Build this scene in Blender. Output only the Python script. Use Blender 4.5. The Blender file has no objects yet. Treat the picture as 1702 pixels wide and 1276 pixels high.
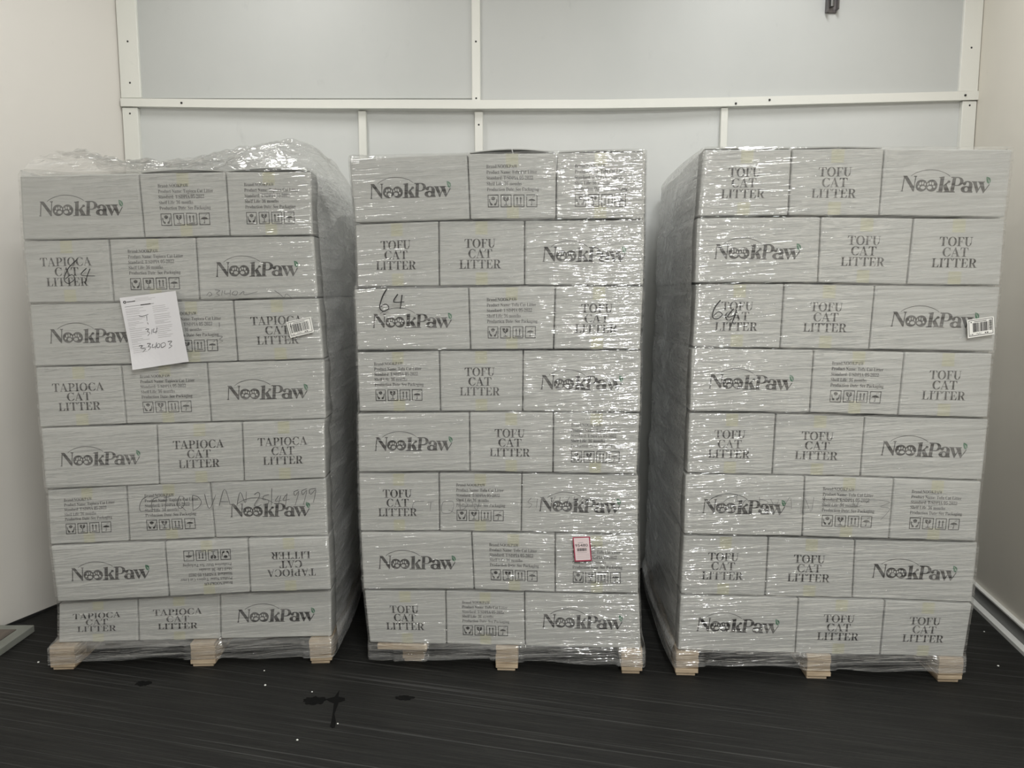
import bpy, math, random
import numpy as np
from mathutils import Vector, Matrix

random.seed(7)
SC = bpy.context.scene
COL = SC.collection

# ------------------------------------------------------------------ camera
cam = bpy.data.cameras.new('camera')
cam.sensor_width = 36.0
cam.lens = 36.0 * 1280.0 / 1702.0
cam_o = bpy.data.objects.new('camera', cam)
cam_o.location = (0, 0, 1.5)
cam_o.rotation_euler = (math.radians(90 - 6.8), 0, 0)
COL.objects.link(cam_o)
SC.camera = cam_o

# ------------------------------------------------------------------ world, lamps, exposure
w = bpy.data.worlds.new('world')
SC.world = w
w.use_nodes = True
w.node_tree.nodes['Background'].inputs[0].default_value = (0.9, 0.95, 1.0, 1)
w.node_tree.nodes['Background'].inputs[1].default_value = 0.02
SC.view_settings.view_transform = 'Standard'
SC.view_settings.look = 'None'
SC.view_settings.gamma = 1.0
SC.view_settings.use_curve_mapping = False
SC.view_settings.exposure = -0.10


def ceiling_lamp(name, loc, sx, sy, power, col):
    l = bpy.data.lights.new(name, 'AREA')
    l.shape = 'RECTANGLE'
    l.size, l.size_y = sx, sy
    l.energy = power
    l.color = col
    o = bpy.data.objects.new(name, l)
    o.location = loc
    COL.objects.link(o)
    return o


ceiling_lamp('ceiling_lamp_aisle', (0.66, -0.9, 3.50), 0.26, 2.4, 205, (0.985, 1.0, 0.985))
ceiling_lamp('ceiling_lamp_left', (-1.15, 3.0, 3.52), 0.25, 0.9, 17, (1.0, 0.99, 0.96))
ceiling_lamp('ceiling_lamp_right', (1.3, 3.0, 3.52), 0.25, 0.9, 18, (1.0, 1.0, 0.985))

# ------------------------------------------------------------------ measured sizes (metres)
FRAMES = {
    'L': (-1.84, 2.912, 0.05145),
    'M': (-0.57, 2.935, -0.05055),
    'R': (0.641, 2.87, -0.05096),
}
ROWS = {
    'L': [
        [('A', 0.0084, (0.0163, 1.9284), (0.4484, 1.9406), (0.4572, 1.7041), (0.0106, 1.6939)),
         ('I', 0.0076, (0.4487, 1.9405), (0.7676, 1.9485), (0.7732, 1.7115), (0.4575, 1.7041)),
         ('I', 0.0094, (0.767, 1.9487), (1.0841, 1.9523), (1.0864, 1.7168), (0.7727, 1.7116))],
        [('T', 0.0119, (0.0095, 1.6908), (0.3241, 1.6986), (0.328, 1.4645), (0.0127, 1.4602)),
         ('I', 0.0114, (0.3243, 1.6985), (0.6451, 1.7064), (0.6487, 1.4712), (0.3282, 1.4645)),
         ('A', 0.0134, (0.6444, 1.7065), (1.0889, 1.7137), (1.0968, 1.4815), (0.648, 1.4712))],
        [('A', 0.0145, (0.0146, 1.4545), (0.4549, 1.4644), (0.4555, 1.2275), (0.0171, 1.2203)),
         ('I', 0.0138, (0.4552, 1.4644), (0.7737, 1.47), (0.7814, 1.2353), (0.4558, 1.2275)),
         ('T', 0.0136, (0.7737, 1.47), (1.1012, 1.4779), (1.1128, 1.2444), (0.7814, 1.2353))],
        [('T', 0.0143, (0.0191, 1.2157), (0.3401, 1.2222), (0.347, 0.994), (0.019, 0.9828)),
         ('I', 0.0162, (0.3393, 1.2221), (0.664, 1.231), (0.6694, 0.9992), (0.3461, 0.9937)),
         ('A', 0.0147, (0.6645, 1.2311), (1.1142, 1.2408), (1.1141, 1.0082), (0.6699, 0.9994))],
        [('A', 0.006, (0.0271, 0.9805), (0.4644, 0.992), (0.462, 0.7538), (0.0281, 0.7427)),
         ('T', 0.0056, (0.4646, 0.9921), (0.7901, 0.9987), (0.7889, 0.7641), (0.4622, 0.7539)),
         ('T', 0.0063, (0.7899, 0.9986), (1.1097, 1.0061), (1.1078, 0.7732), (0.7887, 0.764))],
        [('I', 0.0146, (0.0293, 0.7357), (0.333, 0.7509), (0.3316, 0.5263), (0.0264, 0.5156)),
         ('I', 0.014, (0.3333, 0.751), (0.6547, 0.7601), (0.6654, 0.5344), (0.3318, 0.5265)),
         ('A', 0.0138, (0.6547, 0.7602), (1.1075, 0.7678), (1.1092, 0.5356), (0.6655, 0.5344))],
        [('A', 0.0058, (0.0323, 0.5136), (0.4706, 0.5244), (0.4765, 0.2982), (0.0429, 0.285)),
         ('i', 0.0022, (0.472, 0.5256), (0.7946, 0.5323), (0.7961, 0.3105), (0.478, 0.2996)),
         ('j', 0.0029, (0.7943, 0.5321), (1.1129, 0.5354), (1.117, 0.3149), (0.7959, 0.3102))],
        [('T', 0.0348, (0.0312, 0.2657), (0.3409, 0.2817), (0.3356, 0.103), (0.0191, 0.103)),
         ('T', 0.0354, (0.3406, 0.2814), (0.6662, 0.2922), (0.66, 0.103), (0.3353, 0.103)),
         ('A', 0.0361, (0.666, 0.292), (1.1106, 0.2967), (1.1073, 0.103), (0.6598, 0.103))],
    ],
    'M': [
        [('A', 0.0143, (-0.0365, 1.9954), (0.4052, 2.01), (0.4137, 1.7708), (-0.0219, 1.7594)),
         ('I', 0.0095, (0.4057, 2.0092), (0.7339, 2.0085), (0.7333, 1.771), (0.4142, 1.7703)),
         ('I', 0.0126, (0.7339, 2.009), (1.0587, 2.01), (1.0602, 1.7698), (0.7333, 1.7713))],
        [('T', 0.021, (-0.0237, 1.7547), (0.294, 1.7653), (0.2935, 1.5241), (-0.0213, 1.5213)),
         ('T', 0.02, (0.2941, 1.7652), (0.6169, 1.7659), (0.6174, 1.5278), (0.2937, 1.5241)),
         ('A', 0.0181, (0.617, 1.7658), (1.0621, 1.7659), (1.0618, 1.5265), (0.6174, 1.5278))],
        [('A', 0.0118, (-0.0319, 1.5122), (0.4059, 1.5189), (0.4119, 1.2837), (-0.0248, 1.2798)),
         ('I', 0.0095, (0.4062, 1.5188), (0.7327, 1.5232), (0.727, 1.2862), (0.4122, 1.2839)),
         ('T', 0.0146, (0.7327, 1.5232), (1.0615, 1.522), (1.0543, 1.2859), (0.727, 1.2858))],
        [('I', 0.0182, (-0.0289, 1.2712), (0.2911, 1.2782), (0.2932, 1.0444), (-0.0243, 1.0407)),
         ('T', 0.0163, (0.2914, 1.2783), (0.6127, 1.2811), (0.6108, 1.0472), (0.2935, 1.0447)),
         ('A', 0.0148, (0.6128, 1.2813), (1.058, 1.2825), (1.0595, 1.047), (0.6109, 1.0474))],
        [('A', 0.0145, (-0.0302, 1.033), (0.4055, 1.0416), (0.4063, 0.8108), (-0.0317, 0.802)),
         ('T', 0.0124, (0.4057, 1.042), (0.729, 1.0441), (0.7282, 0.8092), (0.4065, 0.8113)),
         ('I', 0.0143, (0.729, 1.0438), (1.0579, 1.0427), (1.0513, 0.8067), (0.7282, 0.8088))],
        [('T', 0.0201, (-0.0333, 0.7958), (0.2841, 0.8009), (0.2841, 0.5681), (-0.0333, 0.5613)),
         ('I', 0.0181, (0.2844, 0.8013), (0.6083, 0.8017), (0.6061, 0.5709), (0.2844, 0.5687)),
         ('A', 0.0175, (0.6084, 0.8018), (1.0579, 0.8009), (1.0606, 0.5676), (0.6061, 0.5711))],
        [('A', 0.0126, (-0.0291, 0.5591), (0.411, 0.5659), (0.4201, 0.3344), (-0.0237, 0.3262)),
         ('I', 0.0116, (0.4111, 0.5662), (0.7386, 0.5631), (0.7402, 0.329), (0.4202, 0.3348)),
         ('I', 0.01, (0.7386, 0.5636), (1.0617, 0.564), (1.0662, 0.3313), (0.7402, 0.3296))],
        [('T', 0.0148, (-0.0208, 0.3197), (0.3061, 0.3251), (0.3074, 0.103), (-0.0041, 0.103)),
         ('I', 0.0179, (0.3057, 0.3238), (0.6198, 0.3227), (0.6226, 0.103), (0.3069, 0.103)),
         ('A', 0.0133, (0.6199, 0.3246), (1.0693, 0.3252), (1.081, 0.103), (0.6227, 0.103))],
    ],
    'R': [
        [('T', 0.0113, (0.0535, 2.0151), (0.3704, 2.0143), (0.3664, 1.7787), (0.0407, 1.7781)),
         ('T', 0.0148, (0.3715, 2.0149), (0.6992, 2.014), (0.6936, 1.7774), (0.3674, 1.779)),
         ('A', 0.0127, (0.6983, 2.0137), (1.146, 2.0054), (1.1379, 1.7676), (0.6928, 1.7772))],
        [('A', 0.0102, (0.0372, 1.7715), (0.4843, 1.7726), (0.4838, 1.536), (0.0363, 1.5347)),
         ('T', 0.0098, (0.4842, 1.7726), (0.8139, 1.7667), (0.8038, 1.5292), (0.4837, 1.5359)),
         ('T', 0.0091, (0.8136, 1.7666), (1.1362, 1.763), (1.1353, 1.5247), (0.8035, 1.5292))],
        [('T', 0.019, (0.0419, 1.5297), (0.3654, 1.5317), (0.3602, 1.2934), (0.0356, 1.2977)),
         ('T', 0.0142, (0.364, 1.5317), (0.692, 1.5249), (0.6834, 1.2905), (0.3588, 1.2938)),
         ('A', 0.0155, (0.6925, 1.5249), (1.1405, 1.5204), (1.1349, 1.2843), (0.684, 1.2904))],
        [('A', 0.0082, (0.0307, 1.2919), (0.4804, 1.2879), (0.4751, 1.0529), (0.03, 1.054)),
         ('I', 0.0108, (0.4812, 1.2877), (0.8111, 1.2812), (0.8009, 1.0447), (0.476, 1.0525)),
         ('T', 0.0087, (0.8102, 1.2813), (1.1263, 1.2775), (1.1264, 1.0377), (0.8, 1.045))],
        [('T', 0.0151, (0.0283, 1.0471), (0.3535, 1.0468), (0.3487, 0.8125), (0.0266, 0.8144)),
         ('T', 0.0175, (0.3542, 1.0464), (0.6831, 1.0383), (0.6783, 0.8089), (0.3494, 0.8119)),
         ('A', 0.0149, (0.682, 1.0387), (1.1328, 1.0322), (1.1256, 0.8001), (0.6773, 0.8096))],
        [('A', 0.0104, (0.02, 0.8096), (0.4694, 0.8092), (0.4694, 0.5729), (0.0209, 0.5751)),
         ('I', 0.0124, (0.47, 0.8088), (0.8012, 0.8036), (0.7957, 0.5682), (0.4701, 0.5723)),
         ('I', 0.0076, (0.7991, 0.8047), (1.1209, 0.7961), (1.1161, 0.5658), (0.7936, 0.5698))],
        [('T', 0.0154, (0.0205, 0.5675), (0.3448, 0.5669), (0.3408, 0.3315), (0.015, 0.3328)),
         ('T', 0.0164, (0.3451, 0.5666), (0.6716, 0.5601), (0.6726, 0.3302), (0.3411, 0.3311)),
         ('A', 0.0196, (0.6729, 0.5591), (1.1297, 0.5573), (1.1238, 0.3203), (0.6739, 0.3289))],
        [('A', 0.0127, (0.0147, 0.3277), (0.4679, 0.326), (0.4645, 0.103), (0.0099, 0.103)),
         ('T', 0.0104, (0.4672, 0.3269), (0.7946, 0.3256), (0.7872, 0.103), (0.4637, 0.103)),
         ('T', 0.011, (0.7949, 0.3253), (1.121, 0.3178), (1.1032, 0.103), (0.7874, 0.103))],
    ],
}
NOTE = [(0.3645, 1.4783), (0.5732, 1.5049), (0.6088, 1.2373), (0.4012, 1.2072)]
BARCODE_A = [(0.9785, 1.3866), (1.0711, 1.4066), (1.0814, 1.3482), (0.9923, 1.3258)]
BARCODE_B = [(1.0148, 1.3996), (1.1069, 1.413), (1.1145, 1.3487), (1.0215, 1.3331)]
TAG = [(0.8056, 0.561), (0.872, 0.565), (0.8808, 0.468), (0.8153, 0.464)]
CODE_L = [
    [(0.4166, 0.7082), (0.4016, 0.6983), (0.3905, 0.673), (0.3942, 0.6525), (0.4187, 0.6573)],
    [(0.4627, 0.7076), (0.4438, 0.7002), (0.4358, 0.6774), (0.4416, 0.658), (0.4601, 0.6592)],
    [(0.4943, 0.7097), (0.4881, 0.6563)],
    [(0.4844, 0.7047), (0.5064, 0.708)],
    [(0.5454, 0.7115), (0.5354, 0.6862), (0.5429, 0.6606), (0.5607, 0.6756), (0.5598, 0.7062), (0.5454, 0.7115)],
    [(0.5483, 0.6707), (0.5659, 0.6525)],
    [(0.5942, 0.7134), (0.5937, 0.6521)],
    [(0.5942, 0.7134), (0.6135, 0.708), (0.6271, 0.6874), (0.6164, 0.6671), (0.5937, 0.6521)],
    [(0.6408, 0.7178), (0.6561, 0.6589), (0.6831, 0.7147)],
    [(0.6949, 0.6711), (0.7183, 0.7372), (0.738, 0.6705)],
    [(0.7014, 0.6864), (0.7308, 0.6859)],
    [(0.7636, 0.6727), (0.7779, 0.7236), (0.7958, 0.6799), (0.8011, 0.7258)],
    [(0.8315, 0.7127), (0.8466, 0.7227), (0.8519, 0.7073), (0.8299, 0.6717), (0.8444, 0.6664), (0.858, 0.6739)],
    [(0.888, 0.7119), (0.8681, 0.707), (0.8651, 0.6917), (0.8847, 0.6914), (0.8826, 0.6735), (0.8641, 0.6671)],
    [(0.9002, 0.7373), (0.8963, 0.6697)],
    [(0.9247, 0.7063), (0.9116, 0.6859), (0.9354, 0.6882)],
    [(0.9331, 0.7061), (0.9219, 0.6694)],
    [(0.9544, 0.711), (0.9413, 0.6881), (0.9671, 0.6928)],
    [(0.9581, 0.716), (0.9505, 0.6674)],
    [(1.0029, 0.7298), (0.9854, 0.7218), (0.9889, 0.7069), (1.0042, 0.7231), (0.9881, 0.6684)],
    [(1.0352, 0.7339), (1.0156, 0.7255), (1.0191, 0.7101), (1.0355, 0.7273), (1.0198, 0.67)],
    [(1.0713, 0.735), (1.0454, 0.7302), (1.0498, 0.7107), (1.0702, 0.7299), (1.0597, 0.6797)],
]
SIXTYFOUR_L = [
    [(0.2146, 1.6201), (0.1817, 1.5886), (0.1636, 1.5492), (0.1779, 1.5319), (0.2023, 1.5493), (0.1917, 1.565), (0.169, 1.5492)],
    [(0.2474, 1.5887), (0.2264, 1.5635), (0.2766, 1.5604)],
    [(0.2605, 1.5871), (0.247, 1.5572), (0.2398, 1.5295)],
]
SIXTYFOUR_M = [
    [(0.0998, 1.5114), (0.0823, 1.482), (0.0718, 1.4421), (0.0869, 1.4278), (0.1066, 1.4414), (0.0939, 1.4557), (0.0759, 1.4445)],
    [(0.1414, 1.4923), (0.1248, 1.4637), (0.1651, 1.4637)],
    [(0.1575, 1.4899), (0.1501, 1.4366)],
]
SIXTYFOUR_R = [
    [(0.1275, 1.4707), (0.1053, 1.4396), (0.1008, 1.4083), (0.118, 1.4021), (0.1354, 1.4177), (0.1211, 1.4279), (0.103, 1.413)],
    [(0.1764, 1.4396), (0.1564, 1.4146), (0.1604, 1.4084), (0.1872, 1.4178)],
    [(0.1866, 1.4357), (0.1762, 1.4006), (0.1678, 1.3732)],
]
SCRAWL_L = [
    [(0.6915, 1.4843), (0.7036, 1.4899), (0.6961, 1.5003), (0.6837, 1.4875)],
    [(0.7163, 1.5082), (0.7343, 1.5059), (0.7212, 1.4963), (0.7319, 1.4875), (0.7127, 1.4819)],
    [(0.7438, 1.5059), (0.7398, 1.4875)],
    [(0.7533, 1.5059), (0.7512, 1.4939), (0.7711, 1.4955)],
    [(0.774, 1.5083), (0.7714, 1.4859)],
    [(0.7872, 1.5035), (0.7788, 1.4923), (0.7946, 1.4891), (0.7991, 1.5019), (0.7872, 1.5035)],
    [(0.8065, 1.4898), (0.8229, 1.5035), (0.8263, 1.4898), (0.8744, 1.5019)],
    [(0.9382, 1.5059), (0.9576, 1.4922), (0.9732, 1.4794), (0.9816, 1.4938), (1.001, 1.4778)],
]
SCRAWL_LB = [
    [(0.7266, 1.3854), (0.7266, 1.3669)],
    [(0.7188, 1.3345), (0.7362, 1.3313), (0.7246, 1.3216), (0.7371, 1.315), (0.7224, 1.3086)],
]
CODE_M = [
    [(0.2308, 0.6958), (0.1917, 0.6909), (0.1869, 0.6598), (0.226, 0.6604)],
    [(0.2437, 0.6916), (0.2697, 0.6946)],
    [(0.2567, 0.6918), (0.2537, 0.659)],
    [(0.3389, 0.6973), (0.3043, 0.6924), (0.2996, 0.6526), (0.3342, 0.6514), (0.3457, 0.6842), (0.3389, 0.6973)],
    [(0.3256, 0.6619), (0.3514, 0.649)],
    [(0.3692, 0.7066), (0.3731, 0.6626), (0.3992, 0.685), (0.3692, 0.7066)],
    [(0.4122, 0.7054), (0.4335, 0.6634), (0.4467, 0.7059)],
    [(0.6463, 0.7148), (0.6327, 0.697), (0.6481, 0.6885), (0.6353, 0.6734)],
    [(0.6694, 0.7107), (0.6652, 0.6756)],
    [(0.6906, 0.7197), (0.6866, 0.6759)],
    [(0.7375, 0.7204), (0.7291, 0.694), (0.7589, 0.6962)],
    [(0.7571, 0.7189), (0.7506, 0.6768)],
    [(0.7927, 0.7211), (0.7844, 0.6966), (0.8142, 0.6996)],
    [(0.8114, 0.7214), (0.8059, 0.6776)],
    [(0.8505, 0.7176), (0.8311, 0.7042), (0.8523, 0.7045), (0.8441, 0.6782)],
    [(0.8818, 0.7206), (0.8625, 0.7064), (0.8845, 0.7067), (0.8746, 0.6803)],
    [(0.9114, 0.7227), (0.8946, 0.7086), (0.9133, 0.7088), (0.9051, 0.6834)],
]
CODE_R = [
    [(0.1565, 0.7319), (0.1195, 0.7246), (0.1071, 0.6994), (0.1256, 0.6677)],
    [(0.2154, 0.735), (0.1723, 0.7185), (0.1556, 0.691), (0.1696, 0.6661)],
    [(0.2111, 0.7327), (0.2142, 0.7055)],
    [(0.2507, 0.7241), (0.2341, 0.7012), (0.2438, 0.674), (0.2651, 0.688), (0.2507, 0.7241)],
    [(0.2962, 0.7316), (0.2998, 0.6931)],
    [(0.2966, 0.7225), (0.3296, 0.7116), (0.3129, 0.6933)],
    [(0.3379, 0.7231), (0.3564, 0.6939), (0.3684, 0.7213)],
    [(0.3792, 0.6692), (0.4092, 0.7309), (0.4176, 0.6857)],
    [(0.3868, 0.6966), (0.4173, 0.6948)],
    [(0.4574, 0.6704), (0.4635, 0.7294), (0.4896, 0.6777), (0.498, 0.7321)],
    [(0.5388, 0.7372), (0.5329, 0.6783)],
    [(0.5845, 0.7288), (0.6022, 0.72), (0.5946, 0.6973)],
    [(0.6454, 0.7161), (0.6422, 0.6957)],
    [(0.6624, 0.7208), (0.6614, 0.6983), (0.6761, 0.7053)],
    [(0.6929, 0.7123), (0.7094, 0.726), (0.7785, 0.718), (0.7452, 0.6995), (0.78, 0.691), (0.7481, 0.6476)],
]
NOTE_HAND = [[(0.349, 0.473), (0.407, 0.472), (0.373, 0.506), (0.413, 0.525), (0.365, 0.564)], [(0.468, 0.481), (0.436, 0.549)], [(0.501, 0.475), (0.476, 0.527), (0.55, 0.52)], [(0.557, 0.469), (0.511, 0.554)], [(0.173, 0.687), (0.239, 0.687), (0.199, 0.72), (0.285, 0.734), (0.223, 0.777)], [(0.326, 0.67), (0.388, 0.676), (0.335, 0.71), (0.382, 0.725), (0.32, 0.763)], [(0.428, 0.686), (0.406, 0.733), (0.472, 0.725)], [(0.498, 0.672), (0.451, 0.758)], [(0.504, 0.699), (0.484, 0.737), (0.529, 0.742), (0.548, 0.699), (0.512, 0.693)], [(0.57, 0.699), (0.568, 0.751), (0.643, 0.73), (0.634, 0.689), (0.574, 0.697)], [(0.697, 0.681), (0.772, 0.684), (0.715, 0.723), (0.757, 0.747), (0.689, 0.775)], [(0.278, 0.274), (0.32, 0.286), (0.377, 0.284), (0.446, 0.272)], [(0.413, 0.291), (0.402, 0.36)], [(0.401, 0.384), (0.413, 0.394), (0.409, 0.41)]]


# ------------------------------------------------------------------ materials


def new_mat(name):
    m = bpy.data.materials.new(name)
    m.use_nodes = True
    nt = m.node_tree
    return m, nt, nt.nodes['Principled BSDF']


def N(nt, typ, **kw):
    n = nt.nodes.new(typ)
    for k, v in kw.items():
        setattr(n, k, v)
    return n


def coords(nt, scale, rot=(0, 0, 0), kind='Object'):
    """object coordinates, turned first and stretched after"""
    tc = N(nt, 'ShaderNodeTexCoord')
    v = tc.outputs[kind]
    if any(rot):
        r = N(nt, 'ShaderNodeMapping')
        r.inputs['Rotation'].default_value = rot
        nt.links.new(v, r.inputs['Vector'])
        v = r.outputs['Vector']
    mp = N(nt, 'ShaderNodeMapping')
    mp.inputs['Scale'].default_value = scale
    nt.links.new(v, mp.inputs['Vector'])
    return mp.outputs['Vector']


def noise(nt, vec, scale=1.0, detail=3.0, rough=0.55, dist=0.0):
    n = N(nt, 'ShaderNodeTexNoise')
    n.inputs['Scale'].default_value = scale
    n.inputs['Detail'].default_value = detail
    n.inputs['Roughness'].default_value = rough
    n.inputs['Distortion'].default_value = dist
    nt.links.new(vec, n.inputs['Vector'])
    return n.outputs['Fac']


def ramp(nt, fac, stops):
    r = N(nt, 'ShaderNodeValToRGB')
    el = r.color_ramp.elements
    while len(el) < len(stops):
        el.new(0.5)
    for e, (p, c) in zip(el, stops):
        e.position = p
        e.color = (c[0], c[1], c[2], 1) if not isinstance(c, (int, float)) else (c, c, c, 1)
    nt.links.new(fac, r.inputs['Fac'])
    return r.outputs['Color']


def bump(nt, height, strength, dist, normal=None):
    b = N(nt, 'ShaderNodeBump')
    b.inputs['Strength'].default_value = strength
    b.inputs['Distance'].default_value = dist
    nt.links.new(height, b.inputs['Height'])
    if normal is not None:
        nt.links.new(normal, b.inputs['Normal'])
    return b.outputs['Normal']


def simple(name, col, rough=0.6, metal=0.0, var=0.06, scale=(6, 6, 6), bumpv=0.0):
    m, nt, b = new_mat(name)
    v = noise(nt, coords(nt, scale), 1.0, 4)
    c0 = tuple(max(0, c * (1 - var)) for c in col)
    c1 = tuple(min(1, c * (1 + var)) for c in col)
    nt.links.new(ramp(nt, v, [(0.3, c0), (0.7, c1)]), b.inputs['Base Color'])
    b.inputs['Roughness'].default_value = rough
    b.inputs['Metallic'].default_value = metal
    if bumpv:
        nt.links.new(bump(nt, v, bumpv, 0.01), b.inputs['Normal'])
    return m


MAT = {}
MAT['card'] = simple('white_cardboard', (0.46, 0.462, 0.45), 0.62, 0, 0.03, (9, 9, 9))
MAT['ink'] = simple('black_print', (0.022, 0.020, 0.020), 0.5, 0, 0.1)
MAT['leaf'] = simple('green_print', (0.02, 0.14, 0.065), 0.5, 0, 0.1)
MAT['tape'] = simple('yellowish_tape', (0.475, 0.47, 0.365), 0.35, 0, 0.05)
MAT['marker'] = simple('black_marker', (0.012, 0.012, 0.014), 0.4, 0, 0.1)
MAT['marker_grey'] = simple('thin_grey_marker', (0.10, 0.10, 0.10), 0.4, 0, 0.1)
MAT['paper'] = simple('white_paper', (0.70, 0.69, 0.715), 0.6, 0, 0.02)
MAT['grey_print'] = simple('grey_print', (0.36, 0.35, 0.36), 0.6, 0, 0.1)
MAT['sticker'] = simple('white_sticker', (0.82, 0.81, 0.78), 0.4, 0, 0.02)
MAT['red'] = simple('crimson_border', (0.33, 0.012, 0.055), 0.45, 0, 0.1)
MAT['pink'] = simple('pale_pink_paper', (0.72, 0.60, 0.61), 0.5, 0, 0.03)
MAT['steel'] = simple('dark_steel', (0.16, 0.15, 0.15), 0.35, 0.9, 0.4, (30, 30, 8))
MAT['black'] = simple('dark_rivet', (0.02, 0.02, 0.02), 0.5, 0, 0.1)
MAT['stain'] = simple('wet_floor', (0.0045, 0.0045, 0.0045), 0.8, 0, 0.1)
MAT['stain'].node_tree.nodes['Principled BSDF'].inputs['Specular IOR Level'].default_value = 0.12
MAT['crumb'] = simple('white_crumb', (0.8, 0.8, 0.76), 0.6, 0, 0.1)
MAT['board'] = simple('worn_white_board', (0.27, 0.28, 0.25), 0.6, 0, 0.18, (9, 4, 9))
MAT['board_worn'] = simple('bare_worn_patch', (0.16, 0.135, 0.115), 0.7, 0, 0.25, (25, 8, 25))
MAT['metal_trim'] = simple('brushed_skirting_metal', (0.20, 0.20, 0.195), 0.35, 0.6, 0.1, (2, 2, 60))
MAT['edge'] = simple('skirting_edge_painted_glint', (0.88, 0.88, 0.85), 0.35, 0.0, 0.04)  # near-white base colour carries the lamp's reflection on the skirting edges


def wood_mat():
    m, nt, b = new_mat('pale_pallet_wood')
    v = noise(nt, coords(nt, (6, 6, 130)), 1.0, 5, 0.6, 0.6)
    v2 = noise(nt, coords(nt, (14, 14, 20)), 1.0, 3)
    c = ramp(nt, v, [(0.3, (0.25, 0.185, 0.12)), (0.5, (0.47, 0.37, 0.26)), (0.75, (0.58, 0.48, 0.36))])
    mx = N(nt, 'ShaderNodeMixRGB', blend_type='MULTIPLY')
    mx.inputs['Fac'].default_value = 0.35
    nt.links.new(c, mx.inputs['Color1'])
    nt.links.new(ramp(nt, v2, [(0.3, 0.5), (0.7, 1.0)]), mx.inputs['Color2'])
    nt.links.new(mx.outputs['Color'], b.inputs['Base Color'])
    b.inputs['Roughness'].default_value = 0.75
    nt.links.new(bump(nt, v, 0.4, 0.004), b.inputs['Normal'])
    return m


MAT['wood'] = wood_mat()


def wall_mat(name, c0, c1, rough=0.5):
    m, nt, b = new_mat(name)
    v = noise(nt, coords(nt, (0.8, 0.8, 0.6)), 1.0, 5, 0.6)
    sm = noise(nt, coords(nt, (9, 9, 5)), 1.0, 6, 0.7, 0.4)
    c = ramp(nt, v, [(0.35, c0), (0.65, c1)])
    mx = N(nt, 'ShaderNodeMixRGB', blend_type='MULTIPLY')
    mx.inputs['Fac'].default_value = 0.5
    nt.links.new(c, mx.inputs['Color1'])
    nt.links.new(ramp(nt, sm, [(0.22, 0.8), (0.36, 1.0)]), mx.inputs['Color2'])
    nt.links.new(mx.outputs['Color'], b.inputs['Base Color'])
    b.inputs['Roughness'].default_value = rough
    nt.links.new(bump(nt, v, 0.15, 0.02), b.inputs['Normal'])
    return m


MAT['wall_back'] = wall_mat('cool_white_wall_panel', (0.505, 0.52, 0.51), (0.55, 0.56, 0.55))
MAT['wall_low'] = wall_mat('cool_white_lower_panel', (0.60, 0.615, 0.605), (0.65, 0.66, 0.65))
MAT['wall_side'] = wall_mat('cream_side_wall', (0.70, 0.675, 0.635), (0.75, 0.725, 0.685))
MAT['wall_right'] = wall_mat('beige_side_wall', (0.73, 0.69, 0.62), (0.78, 0.74, 0.66))
MAT['ceiling'] = wall_mat('white_ceiling', (0.7, 0.7, 0.68), (0.74, 0.74, 0.72))
MAT['trim'] = wall_mat('white_painted_strip', (0.74, 0.745, 0.70), (0.79, 0.785, 0.74), 0.4)


def floor_mat():
    m, nt, b = new_mat('black_ribbed_rubber')
    tc = coords(nt, (2.4, 95, 1), (0, 0, math.radians(14)))
    fine = noise(nt, tc, 1.0, 4, 0.65, 0.3)
    scr = noise(nt, coords(nt, (0.5, 95, 1), (0, 0, math.radians(14))), 1.0, 2, 0.5)
    blot = noise(nt, coords(nt, (1.3, 1.3, 1)), 1.0, 4, 0.6)
    c = ramp(nt, fine, [(0.3, (0.008, 0.008, 0.0075)), (0.52, (0.0145, 0.0145, 0.0135)), (0.75, (0.030, 0.030, 0.027))])
    a = N(nt, 'ShaderNodeMixRGB', blend_type='ADD')
    a.inputs['Fac'].default_value = 1
    nt.links.new(c, a.inputs['Color1'])
    nt.links.new(ramp(nt, scr, [(0.60, 0.0), (0.70, 0.05)]), a.inputs['Color2'])
    mx = N(nt, 'ShaderNodeMixRGB', blend_type='MULTIPLY')
    mx.inputs['Fac'].default_value = 0.8
    nt.links.new(a.outputs['Color'], mx.inputs['Color1'])
    nt.links.new(ramp(nt, blot, [(0.3, 0.6), (0.65, 1.0)]), mx.inputs['Color2'])
    nt.links.new(mx.outputs['Color'], b.inputs['Base Color'])
    b.inputs['Roughness'].default_value = 0.62
    b.inputs['Specular IOR Level'].default_value = 0.3
    nt.links.new(bump(nt, fine, 0.5, 0.004), b.inputs['Normal'])
    return m


MAT['floor'] = floor_mat()


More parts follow.
